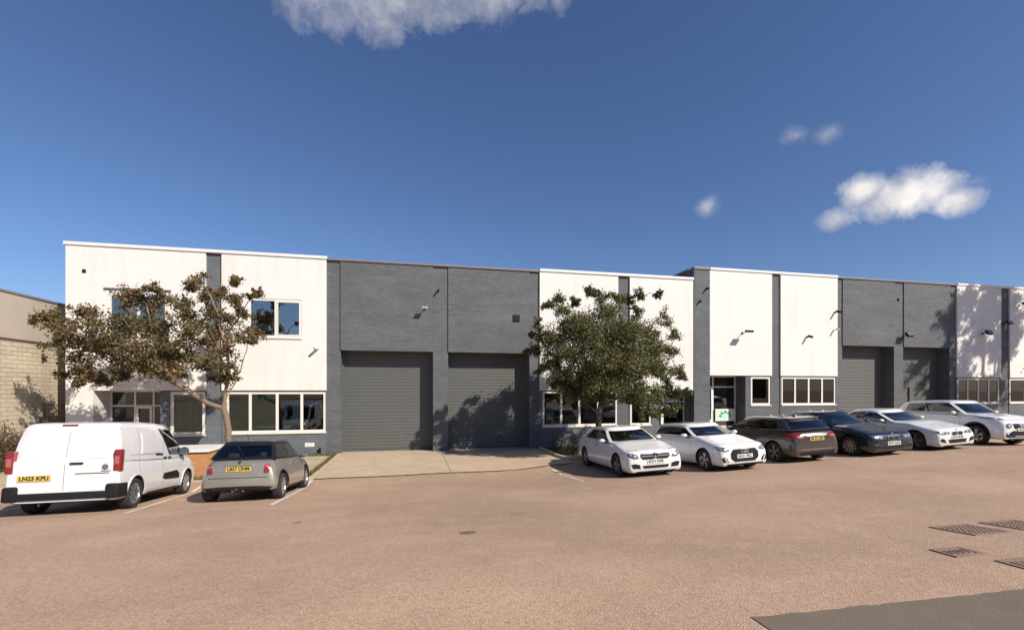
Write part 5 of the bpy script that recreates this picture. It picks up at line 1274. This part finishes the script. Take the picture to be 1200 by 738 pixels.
# left-hand tree: thin, spreading far to the left, turning brown
T1=(-6.65,-3.25,0)
def scr(px,py,Yd):   # design helper for the crown outline: where a direction from the photographer's spot meets depth Yd
    u=(px-600)/533.; c,s_=.97776,.20971; X=Yd*(u*c+s_)/(c-u*s_); z=Yd/(c-u*s_); return X,Yd-D,CAMZ+(457-py)*z/533.
cl=[]
pts1=[(45,372,.30),(62,378,.35),(78,392,.40),(66,405,.3),(92,398,.5),(100,362,.30),(112,380,.45),(92,425,.45),(112,410,.5),(78,438,.3),(130,398,.55),(128,425,.5),(140,378,.45),(150,360,.4),(156,345,.3),(158,405,.5),(150,430,.45),(172,385,.5),(178,362,.45),(176,338,.22),(180,412,.5),(184,436,.35),(200,380,.5),(205,405,.5),(198,430,.4),(214,362,.35),(222,390,.45),(226,420,.45),(224,338,.28),(233,325,.28),(244,345,.35),(250,368,.42),(254,392,.42),(262,345,.25),(268,372,.38),(264,410,.38),(276,350,.26),(285,368,.26),(276,330,.2),(296,390,.28),(283,398,.3),(300,400,.22),(306,345,.16),(262,432,.3),(254,446,.28),(270,442,.22),(120,447,.3),(96,448,.25),(238,402,.4),(190,350,.35),(166,420,.4),(140,445,.25),(210,440,.28),(160,385,.45),(186,395,.45),(206,418,.4),(145,395,.4),(118,405,.45),(235,380,.4),(170,435,.35),(240,430,.35),(102,440,.35),(190,425,.45),(222,370,.35)]
for (px,py,r) in pts1:
    Yd=18.3+rnd.uniform(-1.1,1.1); x,y,z=scr(px,py,Yd); cl.append((x-T1[0],y-T1[1],z-T1[2],r))
def rel(px,py,Yd,T): x,y,z=scr(px,py,Yd); return (x-T[0],y-T[1],z-T[2])
tp=[[(0,0,-.1),(.02,0,.5),rel(268,505,18.3,T1),rel(262,478,18.3,T1),rel(266,452,18.3,T1),rel(268,425,18.3,T1),rel(262,400,18.2,T1),rel(256,370,18.1,T1),rel(246,345,18.1,T1),rel(232,322,18.0,T1)],
    [rel(258,484,18.3,T1),rel(243,472,18.2,T1),rel(222,458,18.0,T1),rel(200,446,17.9,T1),rel(178,425,17.8,T1),rel(150,410,17.8,T1),rel(115,400,17.9,T1),rel(80,388,18.1,T1),rel(50,374,18.3,T1)],
    [rel(268,470,18.3,T1),rel(276,448,18.5,T1),rel(284,425,18.6,T1),rel(292,398,18.7,T1)],
    [rel(200,446,17.9,T1),rel(188,415,18.2,T1),rel(178,385,18.5,T1),rel(172,355,18.6,T1)],
    [rel(262,400,18.2,T1),rel(278,375,18.4,T1),rel(288,358,18.5,T1)],
    [rel(265,440,18.3,T1),rel(252,420,18.7,T1),rel(228,400,19.0,T1),rel(214,375,19.1,T1)]]
tree('tree',T1,tp,cl,38000,.098,M['bark'],M['leaf1'],'slender spreading tree with sparse browning leaves in front of the left units','small trees by the wall',seed=3,r0=.105,sprays=9,spread=1.4)
# middle tree: denser, rounder
T2=(7.45,-4.04,ground_z(7.45,-4.04))
cl=[]
for k in range(105):
    while True:
        a,bq,c=rnd.uniform(-1,1),rnd.uniform(-1,1),rnd.uniform(-1,1)
        if a*a+bq*bq+c*c<1: break
    X=a*2.45+.1; Y=bq*2.2; Z=4.15+c*2.0
    if c<-.2: X*=1+.25*(-c)
    cl.append((X,Y,Z-T2[2],rnd.uniform(.38,.62)))
for (px,py,r) in [(630,378,.2),(640,358,.2),(655,350,.26),(672,352,.2),(690,342,.2),(706,350,.26),(735,352,.24),(752,348,.2),(772,345,.14),(778,372,.3),(790,392,.3),(786,412,.32),(798,437,.26),(792,462,.32),(780,480,.3),(765,486,.3),(748,478,.3),(632,398,.28),(626,412,.24),(640,430,.3),(650,452,.22),(622,392,.12),(757,465,.3),(775,440,.35),(700,466,.3),(680,448,.3),(664,440,.3),(735,470,.3),(770,462,.35),(782,452,.3),(745,455,.4),(720,452,.4),(765,430,.4),(652,425,.35),(648,400,.35),(765,395,.35),(775,410,.3),(800,442,.2),(806,460,.15),(616,412,.14),(632,435,.2),(668,458,.25),(700,345,.2),(722,348,.25),(660,365,.3),(745,362,.3),(765,470,.35),(752,488,.25),(790,478,.2)]:
    Yd=17.5+rnd.uniform(-.9,.9); x,y,z=scr(px,py,Yd); cl.append((x-T2[0],y-T2[1],z-T2[2],r))
tp=[[(0,0,-.1),(.0,0,.9),(-.05,.02,1.7),(.05,0,2.3),(.15,.1,3.0),(.1,0,3.8),(.2,0,4.6)],[(-.05,0,1.7),(-.7,-.2,2.3),(-1.3,-.2,3.0),(-1.9,0,3.9)],[(.05,0,1.9),(.8,.2,2.4),(1.5,.1,3.0),(2.2,0,3.8)],[(0,0,2.2),(.3,-.8,2.9),(.5,-1.2,3.8)],[(0,0,2.2),(-.2,.9,2.9),(-.5,1.3,3.8)],[(.1,0,3.0),(-.6,.1,3.9),(-.9,.2,4.8)],[(.1,0,3.0),(.9,.1,4.0),(1.3,0,5.0)]]
tree('tree',T2,tp,cl,95000,.088,M['bark_d'],M['leaf2'],'dense round olive brown tree behind the white saloon with a star badge','small trees by the wall',seed=5,r0=.125,sprays=9,spread=1.45)
# trees beyond the right edge of the view; only their shade reaches the white panels
def big(T,h,rx,seed,n,label,cz=None,rz=None,lm='leaf3',ls=.13):
    r=random.Random(seed); cl=[]; cz=cz or h*.62; rz=rz or h*.36
    for k in range(60):
        while True:
            a,b_,c=r.uniform(-1,1),r.uniform(-1,1),r.uniform(-1,1)
            if .15<a*a+b_*b_+c*c<1: break
        cl.append((a*rx,b_*rx,cz+c*rz,r.uniform(.5,.95)))
    tp=[[(0,0,-.1),(.05,0,h*.2),(0,.05,h*.4),(.1,0,h*.6),(0,0,h*.82)],[(0,0,h*.3),(-rx*.4,.2,h*.45),(-rx*.65,.1,h*.6)],[(0,0,h*.33),(rx*.4,-.2,h*.5),(rx*.65,0,h*.65)],[(0,0,h*.35),(.1,rx*.4,h*.5),(0,rx*.6,h*.7)],[(0,0,h*.4),(0,-rx*.4,h*.55),(0,-rx*.6,h*.72)]]
    return tree('tree',T,tp,cl,n,ls,M['bark_d'],M[lm],label,'trees round the yard',seed=seed,r0=.2,sprays=5)
big((40.6,-7.0,.8),17.5,2.5,21,42000,'tall narrow leafy tree at the far right that dapples the white panels',cz=12.0,rz=5.2,ls=.15)
big((35.0,-4.4,.8),5.6,1.7,22,6000,'small leafy tree near the right roller doors, out past the last parked car',cz=3.8,rz=1.8)
big((-9,-46,1.3),9,3.6,23,9000,'broad leafy tree far across the yard behind the camera, to the left',ls=.2)
big((2,-52,1.3),10,4.2,24,9000,'broad leafy tree far across the yard behind the camera, in the middle',ls=.2)
big((-20,-44,1.3),8.5,3.8,25,9000,'broad leafy tree across the yard behind the camera, furthest left',ls=.2)

# ------------------------------------------------------------------ scrub, bed plants, grass
def scrub(name,pts,n,size,mat,label,cat='shrub',group=None,stems=26,seed=1,kind=None):
    """pts: ellipsoid lobes (x,y,z,rx,ry,rz) in world space"""
    rng=np.random.default_rng(seed); x0=sum(p[0] for p in pts)/len(pts); y0=sum(p[1] for p in pts)/len(pts); z0=ground_z(x0,y0)
    e=empty(name,(x0,y0,z0)); tag(e,label,cat,group,kind); C=[]
    for k in range(n):
        p=pts[rng.integers(0,len(pts))]; v=rng.normal(size=3); v/=np.linalg.norm(v); rr=rng.uniform(.25,1)**.5*rng.uniform(.8,1.1)
        q=np.array([p[0]+v[0]*p[3]*rr-x0,p[1]+v[1]*p[4]*rr-y0,p[2]+v[2]*p[5]*rr]); q[2]=max(.03,q[2]); C.append(q)
    V,F=leaf_quads(np.array(C),size,rng,-.3,2.2); mesh_np('foliage',V,F,mat,e)
    b=MB()
    for k in range(stems):
        p=pts[rng.integers(0,len(pts))]; a=Vector((p[0]-x0+rng.uniform(-.3,.3)*p[3],p[1]-y0+rng.uniform(-.3,.3)*p[4],-.02)); t=Vector((p[0]-x0+rng.uniform(-.9,.9)*p[3],p[1]-y0+rng.uniform(-.9,.9)*p[4],p[2]+p[5]*rng.uniform(.3,1.1)))
        b.tube([a,a.lerp(t,.5)+Vector((0,0,.1)),t],[.014,.010,.004],5)
    b.build('stem',M['bark_d'],e,smooth=True); return e
scrub('hedge',[(-14.05-.05*k,-2.9+.75*k,.75+.12*math.sin(k*2),.40,.65,.80+.12*math.sin(k*1.7)) for k in range(6)],9000,.075,M['leafdry'],'dry brown overgrown hedge against the blockwork wall behind the van','hedge',stems=60,seed=2)
scrub('shrub',[(6.7,-.9,.35,.5,.4,.45),(7.5,-1.2,.28,.5,.5,.35)],1500,.06,M['leaf3'],'low ragged shrub at the corner of the bed beside the second roller door','shrub','low shrubs in the bed under the windows',14,3)
scrub('shrub',[(6.5,-2.8,.22,.4,.6,.28),(7.0,-3.6,.18,.5,.4,.2)],1300,.06,M['leafdry'],'low brown tufty shrub on the kerb side of the bed left of the round tree','shrub','low shrubs in the bed under the windows',12,4)
scrub('shrub',[(9.2,-1.0,.25,.8,.4,.3)],1100,.06,M['leaf3'],'low green shrub behind the white saloon, against the wall under the windows','shrub','low shrubs in the bed under the windows',12,5)
# grass tufts
def grass(name,regions,n,h,mat,seed):
    rng=np.random.default_rng(seed); V=[];F=[]
    for k in range(n):
        x0,x1,y0,y1=regions[rng.integers(0,len(regions))]; x=rng.uniform(x0,x1); y=rng.uniform(y0,y1); z=ground_z(x,y)+.0
        hh=h*rng.uniform(.4,1.3); a=rng.uniform(0,2*PI); w=.012; lx,ly=rng.normal(size=2)*hh*.4; i=len(V)
        V+=[(x-w*math.cos(a),y-w*math.sin(a),z),(x+w*math.cos(a),y+w*math.sin(a),z),(x+lx*.5,y+ly*.5,z+hh*.7),(x+lx,y+ly,z+hh)]; F+=[(i,i+1,i+2,i+3)]
    me=bpy.data.meshes.new(name); me.from_pydata(V,[],F); me.materials.append(mat); o=bpy.data.objects.new(name,me); COL.objects.link(o); return o
M['grass']=leaf_mat('grass_blades',[(.10,.12,.03),(.16,.16,.05),(.22,.19,.08),(.12,.13,.035)])
o=grass('grass',[(-8.9,-6.2,-5.35,-4.7),(6.05,9.5,-4.3,-.3),(6.05,8.5,-4.3,-2.5),(-3.5,-3.33,-5.3,-.3),(-8,-3.4,-.45,-.05)],9000,.10,M['grass'],4); tag(o,'green and straw coloured grass tufts along the kerbs and in the planting bed','grass',kind='stuff')
# fallen leaves on the apron and tarmac
rng=np.random.default_rng(9); n=900; P=np.zeros((n,3)); 
P[:,0]=np.where(rng.random(n)<.6,rng.normal(4.5,2.2,n),rng.normal(-7,3,n)); P[:,1]=rng.uniform(-6.5,-.1,n); P[:,2]=[ground_z(a,b_)+.016 for a,b_ in P[:,:2]]
V,F=leaf_quads(P,.06,rng); Vz=V.reshape(-1,4,3); Vz[:,:,2]=P[:,None,2]+(Vz[:,:,2]-P[:,None,2])*.12
e=mesh_np('fallen_leaves',V,F,M['leafdry'],None); tag(e,'scattered fallen brown leaves on the concrete apron and yard','leaves',kind='stuff')

# ------------------------------------------------------------------ sky, sun, camera
AZ=R(41.5); EL=R(36.5)
Ls=Vector((math.sin(AZ)*math.cos(EL),-math.cos(AZ)*math.cos(EL),math.sin(EL)))
w=bpy.data.worlds.new('World'); scene.world=w; w.use_nodes=True; nt=w.node_tree; bg=nt.nodes['Background']; bg.inputs[1].default_value=.082
sky=N(nt,'ShaderNodeTexSky'); sky.sky_type='NISHITA'; sky.sun_disc=False; sky.sun_elevation=EL; sky.sun_rotation=math.atan2(Ls.x,Ls.y); sky.air_density=1.0; sky.dust_density=.45; sky.ozone_density=3.0; sky.altitude=100
tc=N(nt,'ShaderNodeTexCoord'); d=tc.outputs['Generated']
sp=N(nt,'ShaderNodeSeparateXYZ'); nt.links.new(d,sp.inputs[0])
def mth(op,a,b=None,clamp=False):
    m=N(nt,'ShaderNodeMath',op=op,use_clamp=clamp)
    for i,v in enumerate((a,b)):
        if v is None: continue
        if isinstance(v,(int,float)): m.inputs[i].default_value=v
        else: nt.links.new(v,m.inputs[i])
    return m.outputs[0]
az=mth('ARCTAN2',sp.outputs['X'],sp.outputs['Y']); el=mth('ARCSINE',sp.outputs['Z'])
def direction(px,py):
    u=(px-600)/533.; v=(457-py)/533.; x=u*.97776+.20971; y=.97776-u*.20971; return math.atan2(x,y),math.atan2(v,math.hypot(x,y))
nz=noise(nt,12,9,.66,d,dist=.5); nz2=noise(nt,30,7,.65,d)
nzz=mth('ADD',mth('MULTIPLY',nz,.7),mth('MULTIPLY',nz2,.3))
cloud=None
def blob(px,py,rx,ry,gain,amp=1.5,soft=.35,tilt=0):
    """a cumulus patch anchored to a compass direction and a height above the horizon"""
    global cloud
    a0,e0=direction(px,py); a1,_=direction(px+rx,py); _,e1=direction(px,py-ry); ra=abs(a1-a0); re=abs(e1-e0)
    da=mth('SUBTRACT',az,a0); de=mth('SUBTRACT',el,e0)
    if tilt: de=mth('SUBTRACT',de,mth('MULTIPLY',da,tilt))
    q=mth('ADD',mth('POWER',mth('ABSOLUTE',mth('DIVIDE',da,ra)),2),mth('POWER',mth('ABSOLUTE',mth('DIVIDE',de,re)),2))
    f=mth('SUBTRACT',1.0,mth('SQRT',q)); f=mth('ADD',f,mth('MULTIPLY',mth('SUBTRACT',nzz,.5),amp*2.2))
    f=mth('MULTIPLY',mth('DIVIDE',f,soft,clamp=True),gain); f=mth('MULTIPLY',f,f) if gain<.6 else f
    cloud=f if cloud is None else mth('MAXIMUM',cloud,f)
blob(1065,230,84,33,1.0,1.0,.75,tilt=-.06); blob(1012,222,36,24,.96,.8,.7); blob(1120,237,44,22,.93,.9,.7); blob(978,258,24,16,.62,.8,.9)
blob(470,4,175,50,.60,1.5,1.3,tilt=.12); blob(560,-20,130,52,.62,1.2,1.2)
blob(933,158,20,16,.59,1.3,1.0); blob(970,156,24,18,.50,1.3,1.0); blob(828,242,17,15,.58,1.2,1.0); blob(1140,214,40,14,.45,1.6,1.0)
skyc=mixc(nt,sky.outputs[0],(.80,.89,1.10),1.0,'MULTIPLY')
cloudcol=mixc(nt,(10.2,9.7,9.4),(6.2,6.1,6.3),ramp(nt,[(.42,0),(.66,1)],noise(nt,16,6,.6,d)))
cmix=mixc(nt,skyc,cloudcol,cloud); nt.links.new(cmix,bg.inputs[0])
sun=bpy.data.lights.new('sun','SUN'); sun.energy=5.0; sun.angle=R(.55); sun.color=(1.0,.915,.80)
so=bpy.data.objects.new('sun',sun); COL.objects.link(so); so.rotation_euler=Ls.to_track_quat('Z','Y').to_euler(); so.location=(10,-20,30)
cam=bpy.data.cameras.new('camera'); co=bpy.data.objects.new('camera',cam); COL.objects.link(co); scene.camera=co
cam.sensor_width=36; cam.sensor_fit='HORIZONTAL'; cam.lens=533/1200*36; cam.shift_y=88/1200; cam.clip_end=3000; cam.clip_start=.1
co.location=(0,-D,CAMZ); co.rotation_euler=(PI/2,0,-math.atan(533/2485))
vs=scene.view_settings; vs.view_transform='Standard'; vs.look='None'; vs.gamma=1; vs.use_curve_mapping=False; vs.exposure=.28
scene.render.engine='CYCLES'; cy=scene.cycles; cy.max_bounces=6; cy.transparent_max_bounces=12; cy.caustics_reflective=False; cy.caustics_refractive=False; cy.use_denoising=True
try: cy.denoiser='OPENIMAGEDENOISE'
except Exception: pass
